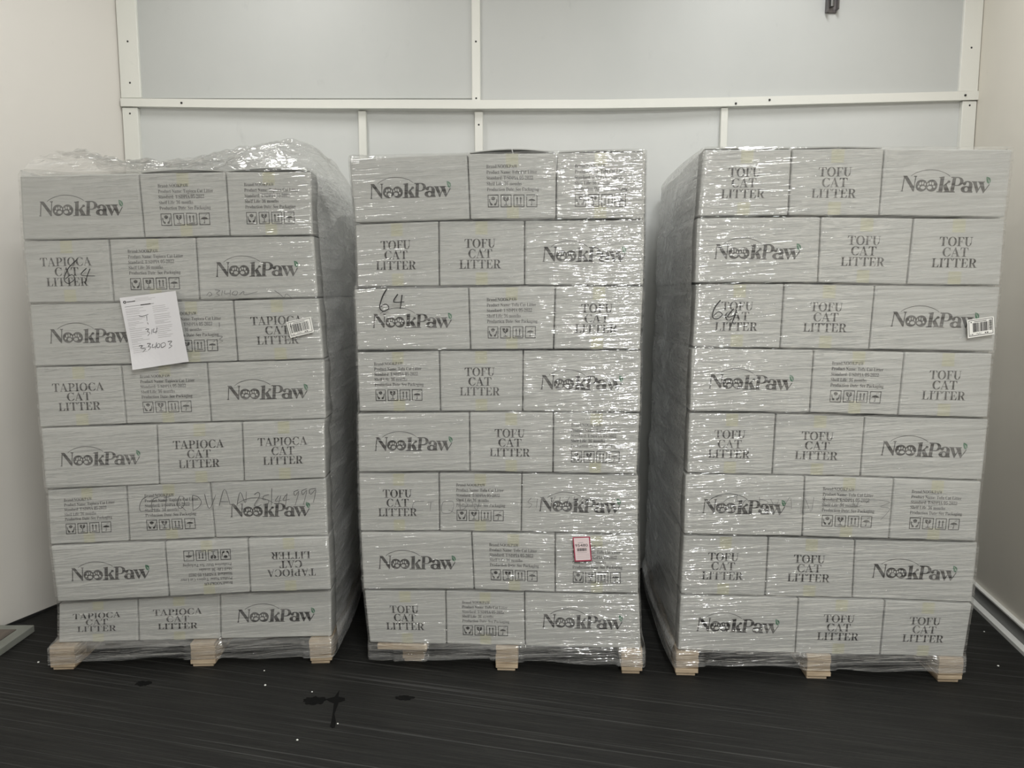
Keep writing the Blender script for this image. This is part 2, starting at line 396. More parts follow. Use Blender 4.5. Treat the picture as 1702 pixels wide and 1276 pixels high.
def film_mat(name, haze_lo, haze_hi, gloss, rough, diag=0.0, zs=72, crs=1.0, fold_h=0.0085, cap_=0.3):
    """clear stretch film: mostly see-through, glossy, with milky horizontal folds"""
    m = bpy.data.materials.new(name)
    m.use_nodes = True
    nt = m.node_tree
    nt.nodes.clear()
    out = N(nt, 'ShaderNodeOutputMaterial')
    folds = noise(nt, coords(nt, (3.2, 3.2, zs), (0.0, math.radians(3), 0)), 1.0, 2, 0.55, 0.5)
    fine = noise(nt, coords(nt, (8, 8, zs * 2.1), (0.0, math.radians(-5), 0)), 1.0, 1, 0.5, 0.3)
    lump = noise(nt, coords(nt, (11, 11, 14) if not diag else (3, 3, 4)), 1.0, 2, 0.5)

    def crease(vec, width):
        n_ = noise(nt, vec, 1.0, 2, 0.5, 0.4)
        s_ = N(nt, 'ShaderNodeMath', operation='SUBTRACT')
        s_.inputs[1].default_value = 0.5
        nt.links.new(n_, s_.inputs[0])
        a_ = N(nt, 'ShaderNodeMath', operation='ABSOLUTE')
        nt.links.new(s_.outputs[0], a_.inputs[0])
        r_ = N(nt, 'ShaderNodeMapRange', interpolation_type='SMOOTHSTEP')
        r_.inputs['From Min'].default_value = 0.0
        r_.inputs['From Max'].default_value = width
        r_.inputs['To Min'].default_value = 1.0
        r_.inputs['To Max'].default_value = 0.0
        nt.links.new(a_.outputs[0], r_.inputs['Value'])
        return r_.outputs['Result']
    c1 = crease(coords(nt, (2.6, 2.6, 42), (0.0, math.radians(5), 0)), 0.07)
    c2 = crease(coords(nt, (4.5, 4.5, 70), (0.0, math.radians(-7), 0)), 0.08)
    nrm = bump(nt, folds, 1.0, fold_h)
    nrm = bump(nt, fine, 1.0, fold_h * .28, nrm)
    nrm = bump(nt, lump, 1.0, 0.007, nrm)
    nrm = bump(nt, c1, crs, 0.0013, nrm)
    if diag:
        for ang in (40, -28):
            dg = crease(coords(nt, (2.5, 4, 45), (math.radians(ang), math.radians(ang * .8), 0)), 0.07)
            nrm = bump(nt, dg, diag, 0.0014, nrm)
    tr = N(nt, 'ShaderNodeBsdfTransparent')
    tr.inputs['Color'].default_value = (0.97, 0.97, 0.965, 1)
    df = N(nt, 'ShaderNodeBsdfDiffuse')
    df.inputs['Color'].default_value = (0.80, 0.80, 0.79, 1)
    nt.links.new(bump(nt, folds, 0.25, 0.010), df.inputs['Normal'])
    gl = N(nt, 'ShaderNodeBsdfGlossy')
    gl.inputs['Roughness'].default_value = rough
    gl.inputs['Color'].default_value = (1, 1, 1, 1)
    nt.links.new(nrm, gl.inputs['Normal'])
    hz = N(nt, 'ShaderNodeMapRange')
    hz.inputs['From Min'].default_value = 0.36
    hz.inputs['From Max'].default_value = 0.68
    hz.inputs['To Min'].default_value = haze_lo
    hz.inputs['To Max'].default_value = haze_hi
    nt.links.new(folds, hz.inputs['Value'])
    mix1 = N(nt, 'ShaderNodeMixShader')
    nt.links.new(hz.outputs['Result'], mix1.inputs['Fac'])
    nt.links.new(tr.outputs[0], mix1.inputs[1])
    nt.links.new(df.outputs[0], mix1.inputs[2])
    fr = N(nt, 'ShaderNodeFresnel')
    fr.inputs['IOR'].default_value = 1.5
    nt.links.new(nrm, fr.inputs['Normal'])
    mul = N(nt, 'ShaderNodeMath', operation='MULTIPLY')
    mul.use_clamp = True
    mul.inputs[1].default_value = gloss
    nt.links.new(fr.outputs[0], mul.inputs[0])
    cm = N(nt, 'ShaderNodeMath', operation='MAXIMUM')
    nt.links.new(c1, cm.inputs[0])
    nt.links.new(c2, cm.inputs[1])
    gf = N(nt, 'ShaderNodeMath', operation='MULTIPLY_ADD')
    gf.inputs[1].default_value = 1.0
    gf.inputs[2].default_value = gloss
    nt.links.new(cm.outputs[0], gf.inputs[0])
    nt.links.new(gf.outputs[0], mul.inputs[1])
    cap = N(nt, 'ShaderNodeMath', operation='MINIMUM')
    cap.inputs[1].default_value = cap_
    nt.links.new(mul.outputs[0], cap.inputs[0])
    mix2 = N(nt, 'ShaderNodeMixShader')
    nt.links.new(cap.outputs[0], mix2.inputs['Fac'])
    nt.links.new(mix1.outputs[0], mix2.inputs[1])
    nt.links.new(gl.outputs[0], mix2.inputs[2])
    nt.links.new(mix2.outputs[0], out.inputs['Surface'])
    return m


MAT['film'] = film_mat('clear_stretch_film', 0.0, 0.16, 2.1, 0.085, cap_=0.16)
MAT['film_side'] = film_mat('cloudy_stretch_film', 0.34, 0.56, 1.0, 0.13, 0.8, 30, 0.3, 0.006, 0.4)
MAT['film_hem'] = film_mat('folded_film_hem', 0.03, 0.24, 2.2, 0.09)
MAT['film_loose'] = film_mat('crumpled_stretch_film', 0.02, 0.20, 2.0, 0.09, 0.9, 18, 1.0, 0.03, 0.4)

# ------------------------------------------------------------------ mesh helpers


class MB:
    """collects polygons with material slots, builds ONE mesh object"""

    def __init__(self):
        self.v, self.f, self.m, self.mats = [], [], [], []

    def slot(self, mat):
        if mat not in self.mats:
            self.mats.append(mat)
        return self.mats.index(mat)

    def add(self, verts, faces, mat):
        o = len(self.v)
        self.v.extend([tuple(map(float, p)) for p in verts])
        s = self.slot(mat)
        for fc in faces:
            self.f.append(tuple(i + o for i in fc))
            self.m.append(s)

    def box(self, a, b, mat, ch=0.0, M=None):
        x0, y0, z0 = a
        x1, y1, z1 = b
        if ch <= 0:
            vs = [(x, y, z) for z in (z0, z1) for y in (y0, y1) for x in (x0, x1)]
            fs = [(0, 2, 3, 1), (4, 5, 7, 6), (0, 1, 5, 4), (2, 6, 7, 3), (0, 4, 6, 2), (1, 3, 7, 5)]
        else:
            vs, fs = cham_box(x0, y0, z0, x1, y1, z1, ch)
        if M is not None:
            vs = [tuple(M @ Vector(p)) for p in vs]
        self.add(vs, fs, mat)

    def build(self, name, parent=None, smooth=False, loc=None):
        me = bpy.data.meshes.new(name)
        vs = self.v
        if loc is not None:
            vs = [(p[0] - loc[0], p[1] - loc[1], p[2] - loc[2]) for p in vs]
        me.from_pydata(vs, [], self.f)
        for k in self.mats:
            me.materials.append(MAT[k])
        me.polygons.foreach_set('material_index', self.m)
        if smooth:
            me.polygons.foreach_set('use_smooth', [True] * len(self.f))
        me.update()
        o = bpy.data.objects.new(name, me)
        COL.objects.link(o)
        if loc is not None:
            o.location = loc
        if parent is not None:
            o.parent = parent
        return o


def cham_box(x0, y0, z0, x1, y1, z1, c):
    vs = []
    X = (x0, x1)
    Y = (y0, y1)
    Z = (z0, z1)
    idx = {}
    for i in (0, 1):
        for j in (0, 1):
            for k in (0, 1):
                sx, sy, sz = (1 - 2 * i), (1 - 2 * j), (1 - 2 * k)
                for ax, p in enumerate(((X[i], Y[j] + sy * c, Z[k] + sz * c), (X[i] + sx * c, Y[j], Z[k] + sz * c), (X[i] + sx * c, Y[j] + sy * c, Z[k]))):
                    idx[(i, j, k, ax)] = len(vs)
                    vs.append(p)
    g = lambda *a: idx[a]
    fs = []
    for i in (0, 1):
        fs.append([g(i, 0, 0, 0), g(i, 1, 0, 0), g(i, 1, 1, 0), g(i, 0, 1, 0)])
        fs.append([g(0, i, 0, 1), g(1, i, 0, 1), g(1, i, 1, 1), g(0, i, 1, 1)])
        fs.append([g(0, 0, i, 2), g(1, 0, i, 2), g(1, 1, i, 2), g(0, 1, i, 2)])
    for a in (0, 1):
        for b in (0, 1):
            fs.append([g(a, b, 0, 0), g(a, b, 1, 0), g(a, b, 1, 1), g(a, b, 0, 1)])
            fs.append([g(a, 0, b, 0), g(a, 1, b, 0), g(a, 1, b, 2), g(a, 0, b, 2)])
            fs.append([g(0, a, b, 1), g(1, a, b, 1), g(1, a, b, 2), g(0, a, b, 2)])
            for d in (0, 1):
                fs.append([g(a, b, d, 0), g(a, b, d, 1), g(a, b, d, 2)])
    # outward winding
    cen = Vector(((x0 + x1) / 2, (y0 + y1) / 2, (z0 + z1) / 2))
    out = []
    for f in fs:
        p = [Vector(vs[q]) for q in f]
        n = (p[1] - p[0]).cross(p[2] - p[0])
        if n.dot(sum(p, Vector()) / len(p) - cen) < 0:
            f = f[::-1]
        out.append(tuple(f))
    return vs, out


def tag(o, label=None, cat=None, group=None, kind=None):
    if label:
        o['label'] = label
    if cat:
        o['category'] = cat
    if group:
        o['group'] = group
    if kind:
        o['kind'] = kind
    return o


def empty(name, loc, rz=0.0):
    o = bpy.data.objects.new(name, None)
    o.empty_display_size = 0.1
    o.location = loc
    o.rotation_euler = (0, 0, rz)
    COL.objects.link(o)
    return o


# ------------------------------------------------------------------ flat print shapes (2D polygons)


def rect(x0, y0, x1, y1):
    return [(x0, y0), (x1, y0), (x1, y1), (x0, y1)]


def ring(cx, cy, rx, ry, ix, iy, a0=0, a1=360, n=28, ox=0, oy=0):
    """band between an outer and an inner ellipse (inner may be offset)"""
    ps = []
    for i in range(n):
        t0 = math.radians(a0 + (a1 - a0) * i / n)
        t1 = math.radians(a0 + (a1 - a0) * (i + 1) / n)
        ps.append([(cx + rx * math.cos(t0), cy + ry * math.sin(t0)), (cx + rx * math.cos(t1), cy + ry * math.sin(t1)),
                   (cx + ox + ix * math.cos(t1), cy + oy + iy * math.sin(t1)), (cx + ox + ix * math.cos(t0), cy + oy + iy * math.sin(t0))])
    return ps


def disc(cx, cy, rx, ry, n=24, rot=0):
    c, s = math.cos(math.radians(rot)), math.sin(math.radians(rot))
    return [(cx + rx * math.cos(2 * math.pi * i / n) * c - ry * math.sin(2 * math.pi * i / n) * s,
             cy + rx * math.cos(2 * math.pi * i / n) * s + ry * math.sin(2 * math.pi * i / n) * c) for i in range(n)]


def ribbon(pts, wd, taper=0.6):
    """stroke of a pen along a polyline, smoothed"""
    if len(pts) > 2:
        q = [pts[0]]
        for i in range(len(pts) - 1):
            p0 = pts[max(i - 1, 0)]
            p1, p2 = pts[i], pts[i + 1]
            p3 = pts[min(i + 2, len(pts) - 1)]
            for k in range(1, 5):
                t = k / 4
                q.append(tuple(0.5 * (2 * b + (c - a) * t + (2 * a - 5 * b + 4 * c - d) * t * t + (3 * b - a - 3 * c + d) * t ** 3)
                               for a, b, c, d in zip(p0, p1, p2, p3)))
        pts = q
    L, R = [], []
    n = len(pts)
    for i, p in enumerate(pts):
        a, b = pts[max(i - 1, 0)], pts[min(i + 1, n - 1)]
        dx, dy = b[0] - a[0], b[1] - a[1]
        l = math.hypot(dx, dy) or 1e-9
        h = wd / 2 * (1 - (1 - taper) * (i / (n - 1)))
        L.append((p[0] - dy / l * h, p[1] + dx / l * h))
        R.append((p[0] + dy / l * h, p[1] - dx / l * h))
    return [[L[i], R[i], R[i + 1], L[i + 1]] for i in range(n - 1)]


HB = 0.05   # hairline


def glyph(ch):
    """high-contrast serif capitals, cap height 1; returns (polygons, advance)"""
    S = lambda x0, x1, y: rect(x0, y, x1, y + HB)
    if ch == 'T':
        return [rect(.33, 0, .53, 1), rect(.02, .95, .84, 1), [(.02, 1), (.0, .70), (.03, .70), (.16, .95)], [(.84, 1), (.70, .95), (.83, .70), (.86, .70)], S(.21, .65, 0)], .90
    if ch == 'L':
        return [rect(.11, 0, .31, 1), S(0, .44, .95), S(0, .72, 0), [(.72, 0), (.75, .34), (.72, .34), (.56, .05)]], .80
    if ch == 'I':
        return [rect(.11, 0, .31, 1), S(0, .42, 0), S(0, .42, .95)], .48
    if ch in 'EF':
        g = [rect(.11, 0, .31, 1), S(0, .70, .95), [(.70, 1), (.55, .95), (.69, .70), (.72, .70)], rect(.31, .49, .52, .54), [(.50, .36), (.53, .36), (.53, .67), (.50, .67), (.46, .52)]]
        if ch == 'E':
            g += [S(0, .72, 0), [(.72, 0), (.75, .34), (.72, .34), (.56, .05)]]
            return g, .82
        return g + [S(0, .42, 0)], .76
    if ch == 'A':
        return [[(.07, .03), (.12, .03), (.44, .95), (.40, 1.02)], [(.40, 1.02), (.48, 1.02), (.84, .03), (.61, .03), (.36, .86)], rect(.19, .30, .62, .345), S(0, .24, 0), S(.50, .94, 0)], .96
    if ch == 'O':
        return ring(.48, .5, .47, .52, .25, .47), 1.0
    if ch == 'C':
        return ring(.50, .5, .48, .52, .25, .47, 42, 318) + [[(.80, .68), (.84, .68), (.85, 1.0), (.82, 1.0), (.76, .88)], [(.80, .32), (.76, .12), (.82, .10), (.86, .32)]], .94
    if ch == 'U':
        return [rect(.11, .32, .31, 1), S(0, .43, .95), rect(.72, .32, .77, 1), S(.60, .90, .95)] + ring(.44, .33, .33, .35, .15, .29, 180, 360, 16, .025, 0), .96
    if ch in 'PR':
        g = [rect(.11, 0, .31, 1), S(0, .45, .95), S(0, .42, 0), rect(.31, .95, .42, 1), rect(.31, .45, .42, .50)]
        g += ring(.42, .725, .36, .275, .14, .225, -90, 90, 14)
        if ch == 'R':
            return g + [[(.36, .47), (.56, .50), (.80, .03), (.60, .03)], S(.56, .90, 0)], .94
        return g, .84
    return [], .35


def word(s):
    x, ps = 0.0, []
    for ch in s:
        g, adv = glyph(ch)
        ps += [[(px + x, py) for px, py in p] for p in g]
        x += adv
    return ps, x


def bold_serif(s):
    """the same words in bold serif mathematical letters of the built-in font"""
    o = ''
    for c in s:
        if 'A' <= c <= 'Z':
            o += chr(0x1D400 + ord(c) - 65)
        elif 'a' <= c <= 'z':
            o += chr(0x1D41A + ord(c) - 97)
        elif c.isdigit():
            o += chr(0x1D7CE + ord(c) - 48)
        else:
            o += c
    return o


_txt = {}


def text_mesh(s, serif=True):
    """(verts, faces, width) of a line of text, cap height 1, baseline 0"""
    key = (s, serif)
    if key not in _txt:
        c = bpy.data.curves.new('line', 'FONT')
        c.body = bold_serif(s) if serif else s
        c.resolution_u = 2
        o = bpy.data.objects.new('line', c)
        COL.objects.link(o)
        me = o.evaluated_get(bpy.context.evaluated_depsgraph_get()).to_mesh()
        k = 1.0 / 0.70
        v = [(p.co.x * k, p.co.y * k) for p in me.vertices]
        f = [tuple(p.vertices) for p in me.polygons]
        bpy.data.objects.remove(o)
        bpy.data.curves.remove(c)
        x0 = min(p[0] for p in v)
        v = [(p[0] - x0, p[1]) for p in v]
        _txt[key] = (v, f, max(p[0] for p in v))
    return _txt[key]


# a print is a list of (material, layer, verts, faces); coordinates in metres on a face of size (W, H)


def polys(mat, layer, ps, fx):
    v, f = [], []
    for p in ps:
        f.append(tuple(range(len(v), len(v) + len(p))))
        v += [fx(q) for q in p]
    return (mat, layer, v, f)


def print_words(W, H, lines):
    out = []
    u = 0.50 * W / word('LITTER')[1]
    cap = 0.138 * H
    for s, yb in zip(lines, (0.585, 0.425, 0.26)):
        ps, wd = word(s)
        sx = u * (0.99 if s != 'TAPIOCA' else 0.97)
        x0 = W * 0.485 - wd * sx / 2
        out.append(polys('ink', 1, ps, lambda q: (x0 + q[0] * sx, yb * H + q[1] * cap)))
    return out


def print_logo(W, H):
    s = 0.70 * W / 1385.0
    fx = lambda q: (W * 0.5 + (q[0] - 812) * s, H * 0.36 + (465 - q[1]) * s)
    ink, lf, wh = [], [], []
    ink += [[(150, 235), (165, 235), (145, 452), (128, 452)], [(116, 450), (152, 450), (150, 464), (116, 464)], [(133, 218), (200, 218), (326, 400), (312, 467), (298, 455), (160, 250)],
            [(325, 232), (341, 232), (322, 462), (306, 462)], [(303, 218), (357, 218), (350, 234), (310, 234)]]
    ink += [disc(432, 368, 92, 94, 32), disc(592, 368, 90, 94, 32)]
    ink += [[(722, 235), (781, 224), (765, 462), (703, 462)], [(698, 236), (781, 221), (781, 240), (702, 248)], [(675, 455), (772, 455), (772, 470), (675, 470)],
            [(770, 368), (840, 300), (857, 314), (785, 384)], disc(855, 303, 24, 21, 16), [(772, 378), (822, 345), (884, 458), (808, 458)], [(785, 455), (905, 455), (905, 470), (785, 470)]]
    ink += [[(913, 235), (967, 235), (945, 460), (888, 460)], rect(888, 226, 1002, 243), [(868, 456), (964, 456), (964, 470), (868, 470)], rect(955, 353, 1000, 368)]
    ink += ring(988, 297, 96, 71, 42, 56, -90, 90, 16)
    ink += ring(1150, 350, 80, 62, 26, 46, 190, 360, 16) + [disc(1103, 330, 28, 27, 16), [(1172, 345), (1230, 350), (1226, 470), (1168, 470)], [(1215, 450), (1240, 448), (1236, 470), (1215, 470)]]
    ink += ring(1128, 418, 78, 54, 26, 34, 0, 360, 24, 8, 0)
    ink += [[(1228, 300), (1288, 300), (1334, 430), (1302, 476)], [(1300, 472), (1354, 350), (1366, 356), (1312, 476)], [(1322, 300), (1400, 300), (1433, 430), (1405, 476)],
            [(1402, 474), (1486, 330), (1500, 338), (1414, 474)], rect(1214, 292, 1300, 306), rect(1308, 292, 1420, 306)]
    for cx, mir in ((455, 1), (563, -1)):
        for dx, dy, rx, ry, rot in ((0, 400, 35, 27, 0), (-66, 384, 15, 20, 20), (-43, 338, 15, 24, 10), (-5, 330, 13, 23, 0), (32, 348, 12, 22, -8)):
            wh.append(disc(cx + mir * dx, dy, rx, ry, 16, rot * mir))
    arc = [(258 + (868 - 258) * t, 220 - 100 * (1 - (2 * t - 1) ** 2) ** 0.85) for t in [i / 20 for i in range(21)]]
    ink += [[(a[0], a[1] - 5), (b[0], b[1] - 5), (b[0], b[1] + 5), (a[0], a[1] + 5)] for a, b in zip(arc, arc[1:])]
    lf.append([(1438, 215), (1475, 225), (1503, 250), (1508, 285), (1497, 325), (1470, 322), (1448, 302), (1440, 262)])
    wh += [[(1452, 236), (1458, 236), (1500, 318), (1494, 322)], [(1478, 262), (1482, 262), (1490, 300), (1486, 300)]]
    return [polys('ink', 1, ink, fx), polys('leaf', 1, lf, fx), polys('card', 2, wh, fx)]


def print_info(W, H, product, flip=False):
    out = []
    lines = ['Brand:NOOKPAW', 'Product Name: %s Cat Litter' % product, 'Standard: T/SDPIA 05-2022', 'Shelf Life: 36 months', 'Production Date: See Packaging']
    sx = 0.60 * W / text_mesh(lines[-1])[2]
    cap = 0.056 * H
    for i, s in enumerate(lines):
        v, f, wd = text_mesh(s)
        y = H * (0.775 - 0.0875 * i)
        out.append(('ink', 1, [(W * 0.205 + p[0] * sx, y + p[1] * cap) for p in v], f))
    q = 0.127 * W
    r = 0.195 * H
    ink = []
    for k in range(4):
        x0, y0 = W * (0.21 + 0.150 * k), H * 0.175
        P = lambda a, b: (x0 + a * q, y0 + b * r)
        t = 0.07
        for a0, b0, a1, b1 in ((0, 0, 1, t), (0, 1 - t, 1, 1), (0, t, t, 1 - t), (1 - t, t, 1, 1 - t)):
            ink.append([P(a0, b0), P(a1, b0), P(a1, b1), P(a0, b1)])
        if k == 0:   # two hands round a small box
            ink.append([P(.5, .54), P(.68, .64), P(.68, .78), P(.5, .86), P(.32, .78), P(.32, .64)])
            for m in (1, -1):
                h = lambda a, b: P(.5 + m * a, b)
                ink.append([h(.07, .16), h(.26, .16), h(.29, .30), h(.22, .38), h(.08, .28)])
                ink.append([h(.22, .30), h(.31, .26), h(.37, .50), h(.37, .66), h(.31, .66), h(.28, .48)])
        elif k == 1:  # cracked glass
            ink += [[P(.22, .84), P(.44, .84), P(.50, .70), P(.40, .66), P(.50, .52), P(.50, .46), P(.36, .50), P(.24, .62)],
                    [P(.52, .84), P(.76, .84), P(.76, .62), P(.64, .50), P(.50, .46), P(.54, .56), P(.48, .66), P(.58, .72)],
                    [P(.47, .2), P(.53, .2), P(.53, .5), P(.47, .5)], [P(.30, .14), P(.70, .14), P(.70, .20), P(.30, .20)]]
        elif k == 2:  # this way up
            for cxx in (.34, .66):
                ink += [[P(cxx - .045, .26), P(cxx + .045, .26), P(cxx + .045, .70), P(cxx - .045, .70)], [P(cxx - .12, .66), P(cxx + .12, .66), P(cxx, .84)]]
            ink.append([P(.22, .14), P(.78, .14), P(.78, .20), P(.22, .20)])
        else:  # umbrella with drops
            ink.append([P(.12, .44), P(.26, .49), P(.40, .45), P(.5, .50), P(.62, .45), P(.76, .49), P(.88, .44), P(.74, .60), P(.5, .67), P(.26, .60)])
            ink += [[P(.47, .22), P(.52, .22), P(.52, .5), P(.47, .5)], [P(.40, .14), P(.52, .14), P(.52, .22), P(.40, .22)]]
            ink += [[P(.56 + .12 * a, .74 + .05 * a), P(.60 + .12 * a, .74 + .05 * a), P(.63 + .12 * a, .84 + .05 * a), P(.59 + .12 * a, .84 + .05 * a)] for a in (0, 1)]
    out.append(polys('ink', 1, ink, lambda p: p))
    if flip:
        out = [(m, l, [(W - x, H - y) for x, y in v], f) for m, l, v, f in out]
    return out


def flip_print(pr, W, H):
    return [(m, l, [(W - x, H - y) for x, y in v], f) for m, l, v, f in pr]


# ------------------------------------------------------------------ cartons

GP = [0, .018, .12, .31, .5, .69, .88, .982, 1]


class CartonShape:
    """skewed box: front quad (local x, z at depth d) pushed back by dep; slightly bulging, soft edges"""

    def __init__(self, d, tl, tr, br, bl, dep, gap=0.0016):
        g = gap
        self.q = [np.array([bl[0] + g, d, bl[1] + g * .3]), np.array([br[0] - g, d, br[1] + g * .3]), np.array([tr[0] - g, d, tr[1] - g]), np.array([tl[0] + g, d, tl[1] - g])]
        self.dep = dep
        self.W = ((tr[0] - tl[0]) + (br[0] - bl[0])) / 2 - 2 * g
        self.H = ((tl[1] - bl[1]) + (tr[1] - br[1])) / 2 - 1.3 * g
        self.bul = random.uniform(.0015, .0035)

    def pt(self, u, v, s):
        q = self.q
        p = q[0] * (1 - u) * (1 - v) + q[1] * u * (1 - v) + q[2] * u * v + q[3] * (1 - u) * v
        return p + np.array([0, self.dep * s, 0])

    def front(self, u, v, off=0.0):
        p = self.pt(u, v, 0)
        b = self.bul * (1 - (2 * u - 1) ** 2) * (1 - (2 * v - 1) ** 2)
        p[1] -= b + off
        return p

    def body(self, mb):
        ids, vs, fs = {}, [], []
        n = len(GP) - 1

        def vid(i, j, k):
            if (i, j, k) not in ids:
                u, v, s = GP[i], GP[j], GP[k]
                p = self.pt(u, v, s)
                e = [i in (0, n), j in (0, n), k in (0, n)]
                c = 0.0035
                if sum(e) >= 2:      # soften edges and corners
                    k_ = 0.55 if sum(e) == 2 else 0.75
                    if e[0]:
                        p[0] += c * k_ * (1 if i == 0 else -1)
                    if e[1]:
                        p[2] += c * k_ * .6 * (1 if j == 0 else -1)
                    if e[2]:
                        p[1] += c * k_ * (1 if k == 0 else -1)
                if k == 0:
                    p[1] -= self.bul * (1 - (2 * u - 1) ** 2) * (1 - (2 * v - 1) ** 2)
                ids[(i, j, k)] = len(vs)
                vs.append(p)
            return ids[(i, j, k)]
        for a in range(n):
            for b in range(n):
                fs.append((vid(a, b, 0), vid(a + 1, b, 0), vid(a + 1, b + 1, 0), vid(a, b + 1, 0)))
                fs.append((vid(a, b, n), vid(a, b + 1, n), vid(a + 1, b + 1, n), vid(a + 1, b, n)))
                fs.append((vid(0, a, b), vid(0, a + 1, b), vid(0, a + 1, b + 1), vid(0, a, b + 1)))
                fs.append((vid(n, a, b), vid(n, a, b + 1), vid(n, a + 1, b + 1), vid(n, a + 1, b)))
                fs.append((vid(a, 0, b), vid(a, 0, b + 1), vid(a + 1, 0, b + 1), vid(a + 1, 0, b)))
                fs.append((vid(a, n, b), vid(a + 1, n, b), vid(a + 1, n, b + 1), vid(a, n, b + 1)))
        mb.add(vs, fs, 'card')

    def print(self, mb, pr):
        for mat, layer, v, f in pr:
            mb.add([self.front(x / self.W, y / self.H, 0.0002 + 0.0003 * layer) for x, y in v], f, mat)

    def tape(self, mb, v0, v1):
        hw = 0.07
        vs = [self.front(.5 + sx * hw, v0 + (v1 - v0) * t, 0.0003) for t in (0, .33, .66, 1) for sx in (-1, -.33, .33, 1)]
        mb.add(vs, [(4 * j + i, 4 * j + i + 1, 4 * j + i + 5, 4 * j + i + 4) for j in range(3) for i in range(3)], 'tape')


def local_frame(k):
    x, y, a = FRAMES[k]
    return Matrix.Translation((x, y, 0)) @ Matrix.Rotation(a, 4, 'Z')


STACK = {'L': 'tapioca stack', 'M': 'middle tofu stack', 'R': 'rightmost stack'}
PRODUCT = {'L': 'Tapioca', 'M': 'Tofu', 'R': 'Tofu'}
ROWN = ['top row', 'second row from top', 'third row from top', 'fourth row from top', 'fourth row from bottom', 'third row from bottom', 'second row from bottom', 'bottom row']
POSN = ['left end', 'middle', 'right end']
LOOK = {'A': 'paw-logo carton', 'T': '%s CAT LITTER carton', 'I': 'carton with handling symbols', 'i': 'upside-down carton with handling symbols', 'j': 'upside-down lettered carton'}
WL, WS = 0.445, 0.325   # long side and short side of a carton


def place(o, k, loc):
    """give a mesh built in pallet coordinates its place in the room"""
    x, y, a = FRAMES[k]
    M = local_frame(k)
    o.location = M @ Vector(loc)
    o.rotation_euler = (0, 0, a)


def make_cartons(k):
    prod = PRODUCT[k]
    grp = {'L': 'cartons on the tapioca pallet', 'M': 'cartons on the middle pallet', 'R': 'cartons on the pallet beside the right wall'}[k]
    for r, row in enumerate(ROWS[k]):
        for c, (ty, d, tl, tr, br, bl) in enumerate(row):
            dep = WS if ty == 'A' else WL
            cs = CartonShape(d, tl, tr, br, bl, dep)
            mb = MB()
            cs.body(mb)
            W, H = cs.W, cs.H
            words = [prod.upper(), 'CAT', 'LITTER']
            pr = {'A': lambda: print_logo(W, H), 'T': lambda: print_words(W, H, words), 'I': lambda: print_info(W, H, prod),
                  'i': lambda: print_info(W, H, prod, True), 'j': lambda: flip_print(print_words(W, H, words), W, H)}[ty]()
            cs.print(mb, pr)
            base = ((bl[0] + br[0]) / 2, d, min(bl[1], br[1]))
            o = mb.build('carton', loc=base)
            place(o, k, base)
            look = LOOK[ty] % prod.upper() if '%' in LOOK[ty] else LOOK[ty]
            tag(o, 'white %s, %s of %s\'s %s' % (look, POSN[c], STACK[k], ROWN[r]), 'carton', grp)
            if ty != 'A':
                for v0, v1 in ((.79, .995), (.005, .20)):
                    tb = MB()
                    cs.tape(tb, v0, v1)
                    t = tb.build('packing_tape', parent=o, loc=base)
                    t.location = (0, 0, 0)
                    t['label'] = 'yellowish packing tape'
            if r == 0 and ty != 'A':
                for s in (0, 1):
                    fb = MB()
                    vs, fs = [], []
                    nn = 8
                    rise = {'L': (.0, .010, .012), 'M': (.0, .013, .005), 'R': (.003, .004, .003)}[k][c]
                    for i in range(nn + 1):
                        u = (0.02 + 0.475 * i / nn) if s == 0 else (0.505 + 0.475 * i / nn)
                        for y in (0.003, dep - .004):
                            p = cs.pt(u, 1, 0)
                            z = p[2] + 0.0012 + rise * math.sin(math.pi * u)
                            vs += [(p[0], d + y, z), (p[0], d + y, z + .0035)]
                    for i in range(nn):
                        a, b = 4 * i, 4 * i + 4
                        fs += [(a + 1, b + 1, b + 3, a + 3), (a, a + 2, b + 2, b), (a, b, b + 1, a + 1), (a + 2, a + 3, b + 3, b + 2)]
                    fs += [(0, 1, 3, 2), (4 * nn, 4 * nn + 2, 4 * nn + 3, 4 * nn + 1)]
                    fb.add(vs, fs, 'card')
                    f = fb.build('top_flap', parent=o, loc=base)
                    f.location = (0, 0, 0)
        # cartons along the side that faces the aisle between the stacks
        end = row[0] if k == 'R' else row[2]
        ty, d, tl, tr, br, bl = end
        sgn = -1 if k == 'R' else 1
        xt, xb = (tr[0], br[0]) if k != 'R' else (tl[0], bl[0])
        zt, zb = (tr[1], br[1]) if k != 'R' else (tl[1], bl[1])
        if ty == 'A':
            spans = [(d + WS + .003, WS, WL), (d + 2 * WS + .006, WL - .04, WS)]
        else:
            spans = [(d + WL + .003, WS - .02, WL), (d + WL + WS - .014, WS - .02, WL)]
        for q, (y0, ly, lx) in enumerate(spans):
            j = random.uniform(-.004, .004)
            a, b = (xt - .003 + j, xb - .003 + j) if k != 'R' else (xt + .003 + j, xb + .003 + j)
            if k != 'R':
                cs = CartonShape(y0, (a - lx, zt), (a, zt), (b, zb), (b - lx, zb), ly)
            else:
                cs = CartonShape(y0, (a, zt), (a + lx, zt), (b + lx, zb), (b, zb), ly)
            cs.bul = 0
            mb = MB()
            cs.body(mb)
            base = ((a + b) / 2 - sgn * lx / 2, y0, zb)
            o = mb.build('carton', loc=base)
            place(o, k, base)
            st = STACK[k]
            tag(o, 'plain carton behind cloudy film, %s\'s %s, %s' % (st, ROWN[r], 'nearer the front' if q == 0 else 'nearer the back wall'), 'carton', 'cartons along the shaded flank of the ' + st)


# ------------------------------------------------------------------ pallets

